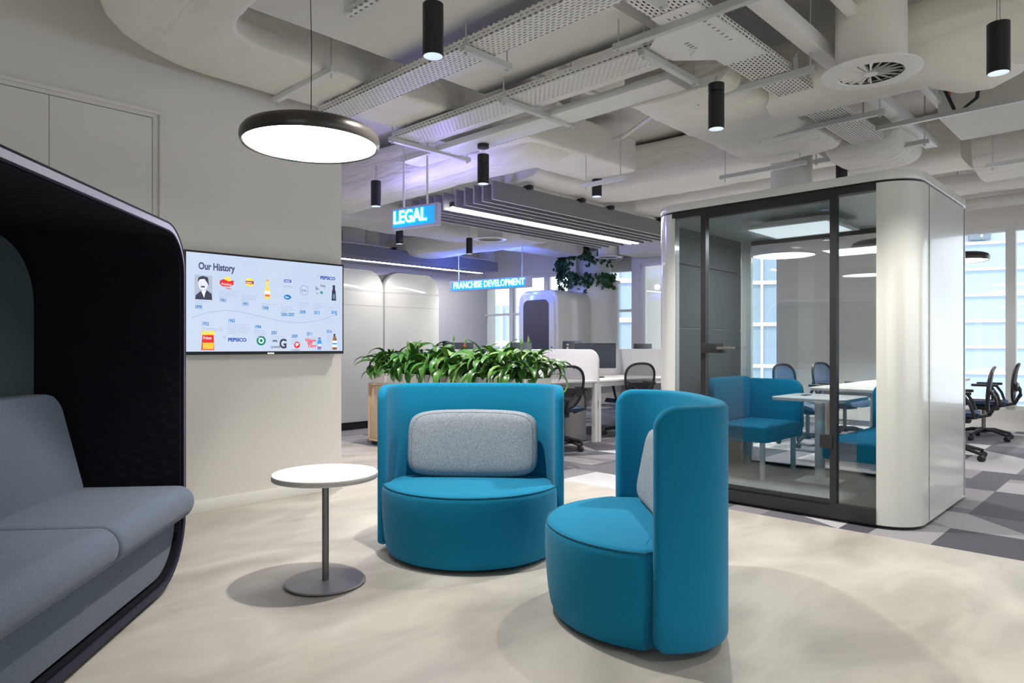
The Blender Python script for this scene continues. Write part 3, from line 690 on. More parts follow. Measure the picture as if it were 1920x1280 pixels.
# ================================================================ task chairs
def make_chair(label, loc, rz, group, meshm='mesh'):
    """faces local +y; the back is on -y"""
    t = thing('task_chair', label, 'office chair', loc, rz, group)
    B = M_['blackp']
    hub = MB().cyl((0, 0, .075), (0, 0, .13), .035, 14).done('star_base', B, t)
    for k in range(5):
        a = 2*PI*k/5 + .3; c, s_ = math.cos(a), math.sin(a)
        lg = MB().tube([(0, 0, .11), (c*.12, s_*.12, .115), (c*.31, s_*.31, .07)], [.026, .022, .015], 8).done('leg', B, hub)
        MB().cyl((c*.31-s_*.022, s_*.31+c*.022, .03), (c*.31+s_*.022, s_*.31-c*.022, .03), .03, 16).done('caster', B, hub)
    MB().cyl((0, 0, .12), (0, 0, .40), .022, 14).done('gas_lift', M_['steel'], t)
    MB().prism(rrect(-.10, -.16, .10, .12, .04, 5), .36, .42).done('tilt_mechanism', B, t, bevel=.012)
    # seat
    R = []
    for f in range(9):
        x = -1+2*f/8
        R.append([(x*.245*(1-.06*(abs(y) > .2)), y, .455+.02*x*x-(.05*max(0, (y-.12)/.14)**2)+dz) for y, dz in ((-.23, 0), (-.1, 0), (.05, 0), (.15, 0), (.22, -.0), (.25, -.02), (.22, -.035), (.1, -.035), (-.23, -.035))])
    MB().loft(R).done('seat', M_['navym'], t, smooth=60)
    # back frame: hoop wide at the top
    def bk(th, s_=1):
        z = math.sin(th); x = math.cos(th)
        w = .155 + .075*(z+1)/2
        X = w*math.copysign(abs(x)**.75, x)*s_; Z = .70 + .225*math.copysign(abs(z)**.85, z)*s_
        Y = -.26 - .06*((Z-.45)/.5) - .045*(1-(X/.23)**2)*.8 - (.05*max(0, Z-.93)/.08 if Z > .93 else 0)
        return (X, Y, Z)
    hoop = [bk(2*PI*k/40) for k in range(40)]
    fr = MB().tube(hoop, .0155, 8, closed=True).done('back_frame', B, t)
    mb = MB(); c = mb.b.verts.new(bk(0, 0)); prev = None
    for s_ in (.33, .66, .97):
        r = mb.ring([bk(2*PI*k/40, s_) for k in range(40)])
        if prev is None:
            for k in range(40): mb.b.faces.new((c, r[k], r[(k+1) % 40]))
        else: mb.bridge(prev, r)
        prev = r
    mb.done('mesh_panel', M_[meshm], fr, smooth=80)
    MB().tube([(-.17, -.31, .70), (-.09, -.36, .62), (0, -.37, .54), (.09, -.36, .62), (.17, -.31, .70)], .012, 8).tube([(0, -.37, .57), (0, -.31, .45), (0, -.12, .40)], .02, 8).done('back_support', B, t)
    MB().prism(rrect(-.17, .60, .17, .69, .03, 5), -.345, -.325, 'y').done('lumbar_pad', B, t)
    for s_ in (-1, 1):
        a = MB().tube([(s_*.12, -.2, .42), (s_*.26, -.19, .46), (s_*.275, -.16, .56), (s_*.27, -.10, .655)], .016, 8).done('arm_post', B, t)
        MB().prism(rrect(s_*.27-.04, -.17, s_*.27+.04, .10, .038, 6), .655, .685).done('armrest', B, a, bevel=.008)
    return t
ch = make_chair('black mesh task chair at the desk just right of the plant trough', (.50, 7.55, 0), math.radians(14), 'task chairs')
copy_tree(ch, (1.50, 8.75, 0), math.radians(16), 'black mesh task chair at the desk beside the left post of the pod')
copy_tree(ch, G(6.95, 6.75), TH+math.radians(165), 'dark task chair mostly hidden beyond the white desk leg')
copy_tree(ch, G(8.19, 1.63), TH+math.radians(8), 'black task chair nearest the right side wall of the pod at the meeting table')
copy_tree(ch, G(10.08, 1.68), TH+math.radians(4), 'black task chair farther back at the meeting table by the window')
for u, v, lb in ((8.0, 3.02, 'blue mesh task chair seen through the pod, left one behind the meeting table'), (9.02, 2.95, 'blue mesh task chair seen through the pod next to the white column'), (7.0, 3.60, 'task chair seen through the narrow window strip of the pod')):
    c = copy_tree(ch, G(u, v), TH+PI-.25, lb)
    for x in kids(c):
        if x.name.startswith('back_frame'):
            for y in kids(x): y.data = y.data.copy(); y.data.materials[0] = M_['meshb']
# meeting table behind the pod
t = thing('meeting_table', 'long white meeting table with timber legs behind the pod', 'table', G(8.55, 2.33), TH)
MB().prism(rrect(-1.75, -.48, 1.75, .24, .06, 6), .705, .735).done('tabletop', M_['lam'], t, bevel=.003)
MB().box(-1.6, -.36, .65, 1.6, .14, .705).done('apron', M_['lamedge'], t)
for x in (-1.5, 1.5, -.1):
    for y in (-.36, .14): MB().tube([(x, y, 0), (x, y*.92, .70)], [.022, .032], 14).done('leg', M_['wood'], t)

# ================================================================ desks
def partition(label, u0, v0, length, along_u, h0=.735, h1=1.10, round_end=True, grp='desk screens'):
    t = thing('desk_screen', label, 'desk screen', G(u0, v0), TH + (0 if along_u else -PI/2), grp)
    MB().prism(rrect(0, h0-.25, length, h1, [.14 if round_end else .02, .02, .01, .01], 8), -.014, .014, 'y').done('felt_panel', M_['screenpanel'], t, bevel=.004)
    return t
DV0, DVS, DV1 = 4.92, 5.71, 6.50
desks = [(4.98, 6.54), (6.56, 8.14), (8.16, 9.74)]
nm = ['behind the plant trough', 'right of the plant trough', 'beside the pod post']
for k, (u0, u1) in enumerate(desks):
    for side in (0, 1):
        va, vb = (DV0, DVS-.02) if side == 0 else (DVS+.02, DV1)
        t = thing('desk', 'white desk %s, %s side of the low screens' % (nm[k], 'near' if side == 0 else 'far'), 'desk', G(u0, va), TH, 'white bench desks')
        MB().box(0, 0, .705, u1-u0, vb-va, .73).done('desktop', M_['lam'], t, bevel=.002)
        for x in (0.0, u1-u0-.05):
            MB().box(x, .0 if side == 0 else vb-va-.05, 0, x+.05, .05 if side == 0 else vb-va, .70).done('leg', M_['white'], t)
        MB().box(.05, .03 if side == 0 else vb-va-.06, .65, u1-u0-.05, .06 if side == 0 else vb-va-.03, .70).done('beam', M_['white'], t)
    partition('grey felt screen along the desks %s' % nm[k], u0, DVS, u1-u0, True, round_end=False)
    partition('white felt cross screen with rounded corner on the desk %s' % nm[k], u1+.01, DVS-.02, .78, False)
ped = thing('pedestal_unit', 'grey drawer pedestal under the desk beside the white leg', 'pedestal', G(6.05, 5.02), TH)
MB().box(0, 0, .03, .40, .60, .60).done('carcass', M_['ped'], ped, bevel=.004)
for z in (.05, .24, .43): MB().box(-.012, .02, z, .002, .58, z+.16).done('drawer', M_['white'], ped, bevel=.003)
def monitor(label, u, v, rz, z=.73, w=.56, h=.33):
    t = thing('monitor', label, 'monitor', G(u, v, z), TH+rz, 'desk monitors')
    MB().prism(rrect(-w/2, .12, w/2, .12+h, .008, 3), -.012, .012, 'y').done('display', M_['monb'], t, bevel=.003)
    MB().box(-.03, .012, .02, .03, .04, .30).done('stand', M_['blackp'], t)
    MB().prism(rrect(-.11, -.07, .11, .11, .02, 4), 0, .012).done('foot', M_['blackp'], t)
    return t
monitor('dark monitor just right of the plants in front of the phone booth', 5.62, 5.30, .35)
monitor('dark monitor behind the plants, its edge beside the phone booth', 5.25, 5.95, .2)
m1 = monitor('dark monitor right of the rounded white desk screen', 7.15, 5.42, -.65)
m2_ = monitor('dark monitor with pale stickers behind the white desk screen', 7.4, 6.0, .25, w=.6, h=.36)
for x, z, w, h in ((-.22, .42, .07, .02), (-.22, .37, .06, .03), (.05, .43, .09, .03)): MB().box(x, -.0135, z, x+w, -.012, z+h).done('sticker', M_['lam'], m2_, smooth=0)
monitor('dark monitor half hidden by the pod post', 9.0, 5.9, .1)
mc = thing('marker_bottle', 'small red-capped bottle standing beside the dark monitor', 'bottle', G(5.05, 5.62, .73), 0)
MB().cyl((0, 0, 0), (0, 0, .40), .025, 14, .02).done('body', M_['blackp'], mc); MB().cyl((0, 0, .40), (0, 0, .44), .02, 14, .008).done('cap', mat('red_cap', (.5, .02, .02), .5), mc)

# ================================================================ timber locker with plant trough
lk = thing('locker', 'pale timber storage cabinet under the plant trough', 'cabinet', G(4.53, 4.24), TH)
MB().box(0, 0, .05, .40, 2.48, .07).box(0, 0, .69, .40, 2.48, .71).box(0, 0, .05, .40, .02, .71).box(0, 2.46, .05, .40, 2.48, .71).box(.38, 0, .05, .40, 2.48, .71).box(.02, 1.23, .05, .4, 1.25, .71).done('carcass', M_['wood'], lk, smooth=0)
MB().box(.03, .03, 0, .38, 2.45, .05).done('plinth', M_['black'], lk)
for k in range(4): MB().box(.012, .03+k*.61, .075, .03, .625+k*.61, .685).done('door', M_['wood'], lk, bevel=.002)
tr = thing('plant_trough', 'white faceted planter trough on the timber cabinet', 'planter', G(4.55, 4.24, .71), TH)
mb = MB(); n = 17
ys = [2.46*k/n for k in range(n+1)]
for s_ in (0, 1):
    x0, dx = (0.0, -.022) if s_ == 0 else (.36, .022)
    bot = [mb.b.verts.new((x0, y, 0)) for y in ys]; top = [mb.b.verts.new((x0+(dx if k % 2 else -dx*.2), y, .125)) for k, y in enumerate(ys)]
    for k in range(n):
        mb.b.faces.new((bot[k], bot[k+1], top[k])); mb.b.faces.new((bot[k+1], top[k+1], top[k]))
mb.box(0, -.002, 0, .36, .01, .125).box(0, 2.45, 0, .36, 2.462, .125).box(.004, .01, 0, .356, 2.45, .02)
mb.done('trough_wall', M_['lam'], tr, smooth=0); MB().box(.01, .01, .02, .35, 2.45, .11).done('soil', M_['soil'], tr, smooth=0)
def leaf(mb, base, az, el, ln, wd, droop, rnd, mi=0):
    """lance leaf on a stalk"""
    d = Vector((math.cos(az), math.sin(az), 0)); side = Vector((-d.y, d.x, 0)); p = Vector(base); ang = el
    st = ln*rnd.uniform(.5, .9); steps = 4; P = [p.copy()]
    for k in range(steps): p = p + (d*math.cos(ang) + Vector((0, 0, 1))*math.sin(ang))*st/steps; ang -= droop*.10; P.append(p.copy())
    mb.tube(P, .0028, 4)
    prev = None; n = 7; tw = rnd.uniform(-.5, .5)
    for k in range(n+1):
        f = k/n; w = wd*math.sin(PI*min(1, f*.94+.03))**.8*(1-.25*f); dr = d*math.cos(ang)+Vector((0, 0, 1))*math.sin(ang)
        up = Vector((0, 0, 1))*math.cos(ang)-d*math.sin(ang); sd_ = (side*math.cos(tw)+up*math.sin(tw))
        row = [mb.b.verts.new(p - sd_*w/2 + up*w*.18), mb.b.verts.new(p), mb.b.verts.new(p + sd_*w/2 + up*w*.18)]
        if prev:
            for a in (0, 1): mb.b.faces.new((prev[a], prev[a+1], row[a+1], row[a])).material_index = mi
        prev = row; p = p + dr*ln/n; ang -= droop/n*1.9
for k in range(6):
    rnd = random.Random(50+k); t = thing('peace_lily', ['rightmost leafy peace lily, arching out past the right end of the trough', 'second peace lily from the right end of the white trough', 'third peace lily from the right end of the white trough', 'third peace lily from the left end of the white trough', 'second peace lily from the left end of the white trough', 'leftmost peace lily in the white trough, beside the cabin'][k], 'plant', G(4.73, 4.45+k*.41, .82), TH+rnd.uniform(-.3, .3), 'peace lilies in the trough')
    mb = MB(); ym = MB()
    for q in range(88):
        a = rnd.uniform(0, 2*PI); el = rnd.uniform(.45, 1.55); b_ = (rnd.uniform(-.09, .09), rnd.uniform(-.17, .17), -.02)
        leaf(mb if rnd.random() < .86 else ym, b_, a, el, rnd.uniform(.19, .31), rnd.uniform(.06, .10), rnd.uniform(.6, 1.7), rnd)
    tag(mb.done('foliage', M_['leaf'], t, smooth=70), None); ym.done('young_foliage', M_['leafl'], t, smooth=70)
    mb = MB()
    if k % 2 == 0:
        for q in range(2):
            x, y = rnd.uniform(-.08, .08), rnd.uniform(-.15, .15); z = rnd.uniform(.30, .38); mb.tube([(x*.3, y*.3, 0), (x, y, z)], .003, 4)
            mb.tube([(x, y, z), (x, y-.005, z+.03), (x, y, z+.075)], [.004, .016, .001], 6)
        mb.done('flower_stalk', M_['leafl'], t, smooth=70)

# ================================================================ white acoustic cabins and the phone booth
def cabin(label, u0, v0, w, d):
    t = thing('acoustic_cabin', label, 'cabin', G(u0, v0), TH, 'white acoustic cabins')
    MB().prism(rrect(0, .10, w, 2.2, [.27, .27, .16, .16], 14), 0, d, 'y').done('side_panel', M_['podw'], t, smooth=35, bevel=.012)
    MB().prism(rrect(-.012, .06, w+.012, 2.215, [.28, .28, .17, .17], 14), d*.02+.06, d*.02+.10, 'y').done('edge_band', M_['felt'], t, smooth=35)
    MB().box(.0, -.004, 1.90, w-.005, .002, 1.925).done('trim_strip', M_['white'], t); MB().box(.0, -.002, 1.70, w-.002, .002, 1.706).done('panel_joint', M_['lamedge'], t)
    MB().box(.04, .03, 0, w-.04, d-.03, .1).done('plinth', M_['black'], t)
cabin('white rounded acoustic cabin, the left one half hidden by the wall', 4.55, 8.04, 1.13, 1.1)
cabin('white rounded acoustic cabin, the right one behind the plants', 5.70, 8.04, 1.0, 1.1)
pb = thing('phone_booth', 'white rounded phone booth with dark glass door', 'phone booth', G(9.63, 8.17), TH)
MB().prism(rrect(0, .10, 1.0, 2.2, [.22, .22, .1, .1], 14), .02, 1.0, 'x').done('shell', M_['podw'], pb, smooth=35, bevel=.03, seg=3)
fp = MB().prism(rrect(.07, .16, .93, 2.12, [.17, .17, .08, .08], 12), -.005, .022, 'x').done('door_frame', M_['podw'], pb, smooth=35, bevel=.006)
MB().prism(rrect(.20, .60, .85, 2.02, [.12, .12, .04, .04], 10), -.010, .0, 'x').done('door_glass', M_['dglass'], fp, smooth=30)
MB().prism(rrect(.20, .25, .85, .58, .03, 6), -.008, .0, 'x').done('lower_panel', M_['blackp'], fp, smooth=30)
MB().box(-.012, .70, 1.15, -.009, .74, 1.35).done('booth_light_panel', M_['steel'], fp); MB().tube([(-.04, .10, 1.0), (-.04, .26, 1.0)], .012, 8).done('door_handle', M_['steel'], fp)
MB().cyl((-.01, .13, 1.12), (-.004, .13, 1.12), .02, 14).done('lock', M_['steel'], fp)
MB().box(.05, .05, 0, .95, .95, .1).done('plinth', M_['black'], pb)
# planted column
cc = Vector((1.67, 14.0, 0))
pc = thing('planter_column', 'white round column ringed by a planter drum with ivy, behind the phone booth', 'column', cc)
MB().cyl((0, 0, 0), (0, 0, CEILZ), .36, 48).done('shaft', M_['white'], pc, smooth=30)
MB().lathe([(.37, .0), (.53, .0), (.53, 2.40), (.55, 2.42), (.55, 2.46), (.50, 2.46), (.37, 2.40)], n=56).done('planter_drum', M_['white'], pc, smooth=30)
MB().lathe([(.37, 2.93), (.60, 2.93), (.62, 2.95), (.62, 3.0), (.58, 3.0), (.37, 2.96)], n=56).done('upper_shelf', M_['white'], pc, smooth=30)
def ivy(label, pts, seed, n, hang):
    rnd = random.Random(seed); t = thing('ivy_plant', label, 'plant', cc, 0, None); mb = MB(); st = MB()
    for q in range(n):
        a, r, z = rnd.choice(pts); a += rnd.uniform(-.15, .15); L_ = rnd.uniform(.1, hang)
        p = Vector((math.cos(a)*r, math.sin(a)*r, z+rnd.uniform(0, .08))); path = [p.copy()]; out = Vector((math.cos(a), math.sin(a), 0))
        for k in range(int(L_/.05)+2):
            p = p + Vector((rnd.uniform(-.03, .03), rnd.uniform(-.03, .03), -.05 if k > 1 else .01)) + out*(.04 if k < 2 else 0); path.append(p.copy())
            for _ in range(3):
                c = p+Vector((rnd.uniform(-.05, .05), rnd.uniform(-.05, .05), rnd.uniform(-.04, .04))); s_ = rnd.uniform(.03, .055)
                ax = Vector((rnd.uniform(-1, 1), rnd.uniform(-1, 1), rnd.uniform(-.5, .5))).normalized(); ay = ax.cross(out+Vector((0, 0, .3))).normalized()
                mb.b.faces.new([mb.b.verts.new(c+ax*x*s_+ay*y*s_) for x, y in ((0, -1), (.7, -.5), (.55, .1), (1, .45), (.2, .5), (0, 1.1), (-.3, .5), (-1, .4), (-.55, 0), (-.7, -.5))])
        st.tube(path, .003, 3)
    mb.done('foliage', M_['ivy'], t, smooth=0); st.done('stems', M_['ivy'], t)
fa = math.atan2(-cc.y, -cc.x)
ivy('ivy trailing from the shelf at the top of the white column', [(fa-1.3, .6, 2.97), (fa-1.0, .6, 2.97), (fa-.7, .6, 2.97), (fa-.3, .58, 2.97), (fa+.6, .58, 2.97), (fa+.2, .58, 2.97)], 5, 26, .30)
ivy('long ivy hanging down the left side of the white column', [(fa-1.35, .62, 2.9), (fa-1.15, .64, 2.8), (fa-1.2, .6, 2.6), (fa-.9, .62, 2.7)], 6, 16, .55)
ivy('ivy spilling over the lower drum of the white column', [(fa-.9, .50, 2.46), (fa-.6, .5, 2.46), (fa+.2, .5, 2.46), (fa+.5, .5, 2.46), (fa+.8, .5, 2.46), (fa-.2, .5, 2.46)], 8, 26, .28)
# ================================================================ lamps
def spot_cyl(label, px, t_, zb, z_top, canopy=None, r=.05, h=.25, grp='black cylinder downlights', w=None, clamp=False):
    x = (px-960)/1280*t_
    o = thing('cylinder_pendant_light', label, 'ceiling light', (x, t_, zb), 0, grp)
    MB().lathe([(r-.004, 0), (r, .002), (r, h-.002), (r-.004, h), (.001, h)], n=36).done('lamp_body', M_['black'], o, smooth=35)
    MB().lathe([(r-.002, .001), (r-.006, .004), (.030, .035), (.001, .04)], n=36).done('reflector', M_['refl'], o, smooth=60)
    if clamp: MB().cyl((0, 0, h+.012), (0, 0, h+.062), r, 30).cyl((0, 0, h), (0, 0, h+.012), r*.8, 20).done('mounting_collar', M_['black'], o)
    for s_ in (-1, 1): MB().tube([(s_*.012, 0, h), (s_*.008, .0, h+.03), (s_*.004, 0, z_top-zb-.02)], .0015, 5).done('suspension_wire', M_['steel'], o) if z_top-zb-h > .03 else None
    if canopy: MB().cyl((0, 0, canopy-zb-.032), (0, 0, canopy-zb), r, 30).done('ceiling_canopy', M_['black'], o)
    l = bpy.data.lights.new('spot_light', 'SPOT'); l.energy = SPOT_W if w is None else w; l.spot_size = math.radians(112); l.spot_blend = .75; l.shadow_soft_size = .03; l.color = (1, .95, .87)
    lo = bpy.data.objects.new('spot_light', l); COL.objects.link(lo); lo.parent = o; lo.location = (0, 0, -.005)
    return o
spot_cyl('large black cylinder downlight hanging over the small round table', 812, 3.27, 2.52, CEILZ)
spot_cyl('black cylinder downlight at the top right corner beside the round duct', 1872, 3.42, 2.50, CEILZ, w=70)
spot_cyl('black cylinder downlight clamped to the galvanised rail under the tray junction', 1343, 4.36, 2.52, 2.88, clamp=True, h=.225)
spot_cyl('black cylinder downlight with round canopy right of the LEGAL sign', 906, 5.83, 2.52, 2.85, canopy=2.858)
spot_cyl('black cylinder downlight above the LEGAL sign on a thin wire', 705, 6.76, 2.52, 2.95)
spot_cyl('black cylinder downlight on a wavy cable with round canopy above the felt baffles', 1119, 7.48, 2.775, CEILZ, canopy=CEILZ-.005, h=.26, r=.054)
spot_cyl('black cylinder downlight just above the roof of the glass pod', 1578, 6.4, 2.60, CEILZ)
spot_cyl('black cylinder downlight behind the bottom of the LEGAL sign', 749, 9.3, 2.53, 3.1, w=22)
spot_cyl('small far black cylinder downlight right of the LEGAL sign', 880, 10.8, 2.60, 3.1)
spot_cyl('black cylinder downlight seen through the pod glass, left one beyond the pod', 1457, 9.1, 2.52, CEILZ, w=170)
spot_cyl('black cylinder downlight seen through the pod door glass beside the black mullion', 1549, 8.9, 2.52, CEILZ, w=170)
# unseen downlights added to light the room, behind the camera and beside the frame
for k, (u, v) in enumerate(((2.0, -1.2), (3.6, -2.6), (0.2, -3.4), (-2.6, .4), (-1.4, 2.6), (6.5, -1.0), (8.6, .2))):
    p = G(u, v); spot_cyl('unseen black cylinder downlight added to light the room, ' + ('behind the photographer by the sofa', 'behind the photographer on the right', 'far behind the photographer', 'left of the booth sofa', 'above the booth sofa', 'over the carpet right of the frame', 'by the windows right of the frame')[k], 960+1280*p.x/p.y if abs(p.y) > .1 else 960, p.y, 2.52, CEILZ)

def ring_pendant(label, x, y, z, r=.335, e=True, top=CEILZ):
    o = thing('ring_pendant_light', label, 'pendant light', (x, y, z), 0, 'dark disc pendants')
    MB().lathe([(r*.955, .012), (r*.965, .0), (r*.985, -.002), (r, .008), (r*1.012, .025), (r*1.0, .050), (r*.95, .072), (r*.85, .086), (r*.5, .094), (.03, .097), (.001, .097)], n=96).done('shade', M_['bronze'], o, smooth=60)
    MB().lathe([(r*.957, .014), (.001, .014)], n=96).done('diffuser', M_['lamp'], o, smooth=30)
    MB().lathe([(r*.958, .0145), (r*.952, .004), (r*.964, .0005)], n=96).done('inner_rim', M_['chrome'], o)
    MB().cyl((0, 0, .096), (0, 0, .115), .02, 20).done('cable_grip', M_['bronze'], o)
    MB().tube([(0, 0, .11), (.003, 0, .5), (-.003, 0, .8), (0, 0, top-z)], .0022, 6).done('power_cable', M_['black'], o)
    return o
ring_pendant('large dark disc pendant with glowing white underside in front of the left wall', (583-960)/1280*3.42, 3.42, 2.135)
ring_pendant('dark disc pendant over the meeting table, right of the pod', (1796-960)/1280*8.0, 8.0, 2.13, .31)
ring_pendant('dark disc pendant seen through the pod glass beside the white column', (1657-960)/1280*7.0, 7.0, 2.13, .30)

# ================================================================ ducts
def resample(path, rad, step):
    P = [Vector(p) for p in path]; out = [P[0]]
    for i in range(1, len(P)-1):
        a = (P[i-1]-P[i]).normalized(); b = (P[i+1]-P[i]).normalized()
        p0 = P[i]+a*rad; p1 = P[i]+b*rad
        for k in range(9):
            f = k/8; out.append(p0*(1-f)**2 + P[i]*2*f*(1-f) + p1*f*f)
    out.append(P[-1]); Q = [out[0]]
    for p, q in zip(out, out[1:]):
        n = max(1, int((q-p).length/step))
        for k in range(1, n+1): Q.append(p.lerp(q, k/n))
    return Q
def duct(label, path, w, z0, z1, rad=.5, r=.05, amp=.010, sag=0.0, seed=0, m='duct', cat='duct', name='insulated_duct', wr=1.0, step=.07, round_end=False):
    o0 = Vector(path[0][:2] + (0,)); rad = max(rad, .01)
    P = resample([Vector((p[0]-o0.x, p[1]-o0.y, 0)) for p in path], rad, step)
    n = 14; R = []
    h = z1-z0
    base = rrect(-w/2, -h/2, w/2, h/2, min(r, w/2-.001, h/2-.001), 4)
    sec = []
    for a, b in zip(base, base[1:]+base[:1]):
        d = math.dist(a, b); k = max(1, int(d/.07))
        for q in range(k): sec.append((a[0]+(b[0]-a[0])*q/k, a[1]+(b[1]-a[1])*q/k))
    L_ = len(P)
    for i, p in enumerate(P):
        d = (P[min(i+1, L_-1)]-P[max(i-1, 0)]).normalized(); nr = Vector((d.y, -d.x, 0))
        dist = i*step; e = min(i, L_-1-i)*step
        shr = 1 - (.5*(1-math.sqrt(1-(1-min(1, e/.35))**2)) if round_end else 0)
        ring = []
        for x, z in sec:
            q = p + nr*x*(shr*.4+.6) + Vector((0, 0, (z0+z1)/2 + (z if z > 0 else z*shr)))
            nz = noise.noise(Vector((dist*1.6, x*2.2+seed*7.1, z*2.2)))*amp*1.5 + noise.noise(Vector((dist*7*wr+x*3, x*9, z*5+seed)))*amp*.6
            if z < 0: q.z -= sag*(.5+.5*noise.noise(Vector((dist*1.1+seed, 0, 0))))*(1-(2*x/w)**2)
            nrm = (nr*(x/(w/2)) + Vector((0, 0, z/(h/2)))).normalized(); q += nrm*nz
            ring.append(q)
        R.append(ring)
    o = MB().loft(R).done(name, M_[m], smooth=60)
    place(o, G(o0.x, o0.y, 0), TH); return tag(o, label, cat)
duct('big white cloth-wrapped duct curving along the top of the left wall', [(1.33, -4), (1.33, 4.36), (6.0, 4.36)], .67, 2.955, 3.30, rad=.75, r=.03, amp=.012, seed=1)
duct('flat pale duct above the first perforated tray behind the large downlight', [(2.62, 2.23), (2.62, 3.7)], 1.84, 3.02, 3.31, r=.02, amp=.006, seed=2, m='ductm')
duct('white cloth-wrapped duct with a rounded end above the LEGAL sign', [(4.74, 4.05), (4.74, 8.1)], .66, 2.90, 3.36, r=.12, amp=.016, sag=.05, seed=3, round_end=True, m='fold')
duct('cloth-wrapped duct above the felt baffles with an elbow at its left end', [(7.02, 2.45), (7.02, 5.35), (5.5, 5.35)], .8, 2.99, 3.46, rad=.6, r=.09, amp=.012, sag=.02, seed=4)
duct('long cloth-wrapped duct right behind the pod roof line', [(8.2, 1.5), (8.2, 5.5), (7.5, 6.3)], .7, 2.99, 3.44, rad=.5, r=.09, amp=.012, sag=.02, seed=5)
duct('sagging wrinkled white duct behind the clamped downlight', [(4.12, 2.46), (6.2, 2.46)], .80, 2.86, 3.24, r=.07, amp=.020, sag=.06, seed=6, wr=1.8, m='fold')
duct('sagging white duct over the right end of the pod roof', [(6.3, 1.95), (7.15, 1.95)], .66, 2.78, 3.12, r=.14, amp=.020, sag=.05, seed=12, wr=1.6, round_end=True, m='fold')
duct('thick round wrapped duct behind the spiral diffuser', [(4.95, 2.1), (4.95, -1.8)], .56, 2.80, 3.31, r=.27, amp=.012, seed=7)
duct('flat white boxed duct at the upper right above the wrinkled ones', [(6.75, 1.36), (6.75, -4)], .85, 2.97, 3.31, r=.012, amp=.001, seed=8, m='ductm')
duct('wrinkled sagging duct at the right edge above the window side', [(7.95, 1.35), (7.95, -4)], .85, 2.80, 3.2, r=.14, amp=.024, sag=.05, seed=9, wr=1.8, m='fold')
duct('slim white wrapped pipe above the window at the right edge', [(9.1, 2.4), (9.1, -4)], .24, 2.84, 3.08, r=.118, amp=.006, seed=10)
duct('thin white pipe above the meeting table close to the window wall', [(9.9, 3.0), (9.9, -4)], .14, 2.80, 2.94, r=.068, amp=.002, seed=11)
duct('wrapped duct above the far desks between the two rows of baffles', [(8.2, 7.4), (8.2, 11.0)], .8, 2.85, 3.2, r=.1, amp=.014, sag=.04, seed=13)
duct('white wrapped duct above the acoustic cabins', [(4.0, 8.6), (10.5, 8.6)], .7, 2.93, 3.25, r=.08, amp=.014, sag=.03, seed=14)
duct('white boxed bulkhead duct along the far window head', [(10.75, 3.4), (10.75, 7.3)], .8, 2.82, 3.3, r=.02, amp=.002, seed=15, m='ductm')
o = MB().tube([(0, 0, .25), (.02, -.05, .02), (.10, -.25, -.10), (.22, -.42, -.04), (.30, -.50, .2)], [.17, .185, .185, .18, .17], 24).done('flexible_duct', M_['duct'], smooth=60, subsurf=1)
place(o, G(4.85, 1.15, 2.93), TH); tag(o, 'drooping white flexible duct bend beside the top right downlight', 'duct')

def round_diffuser(label, x, y, z, r=.193, flange=.27, top=CEILZ, swirl=True, grp='round ceiling diffusers'):
    o = thing('air_diffuser', label, 'air vent', (x, y, z), 0, grp)
    MB().lathe([(r, .012), (r+.003, .2), (r, .4), (r, top-z)], n=56).done('duct_drop', M_['duct'] if swirl else M_['ductm'], o, smooth=60)
    if flange: MB().lathe([(r*.93, .004), (r*.95, -.004), (r*1.10, -.006), (flange, .004), (flange+.002, .010), (flange-.01, .016), (r*.9, .016)], n=64).done('flange', M_['white'], o, smooth=50)
    if flange and swirl:
        vm = MB()
        for k in range(18):
            a = 2*PI*k/18; c, s_ = math.cos(a), math.sin(a); c2, s2 = math.cos(a+.16), math.sin(a+.16)
            r0, r1 = r*.2, r*.95
            f = [vm.b.verts.new(v) for v in ((c*r0, s_*r0, .0), (c*r1, s_*r1, .0), (c2*r1*.98, s2*r1*.98, .022), (c2*r0, s2*r0, .022))]
            g_ = [vm.b.verts.new(v.co+Vector((0, 0, .002))) for v in f]
            vm.b.faces.new(f); vm.b.faces.new(g_[::-1]); vm.bridge(f, g_)
        vm.done('vane', M_['white'], o, smooth=0)['kind'] = 'stuff'
        MB().lathe([(.001, -.004), (r*.2, -.003), (r*.2, .02)], n=30).done('hub', M_['white'], o)
        MB().lathe([(r*.95, .0), (r*.95, .10), (.001, .10)], n=30).done('plenum', M_['steel'], o)
    return o
round_diffuser('big round swirl diffuser under a wide white duct drop at the upper right', 2.165, 4.12, 2.775, .193, .275)
for px, t_, z, lb, fl in ((693, 12.8, 2.76, 'white round duct drop with flange above the left acoustic cabin', .25), (919, 10.4, 2.76, 'round duct drop with flange behind the felt baffles, the upper of two', .25),
                          (912, 14.9, 2.78, 'round duct drop above the long blue sign', .25), (1141, 12.7, 2.79, 'round duct drop with flange in front of the planted column', .25), (1484, 6.7, 2.55, 'plain white round duct drop just behind the pod roof', 0)):
    round_diffuser(lb, (px-960)/1280*t_, t_, z, .19, fl, swirl=False)
bx = thing('duct_box', 'small white junction box on the duct drop above the left cabin', 'duct', ((667-960)/1280*12.6, 12.5, 3.0), .3)
MB().box(-.22, -.2, 0, .18, .2, .28).done('casing', M_['ductm'], bx, bevel=.02)

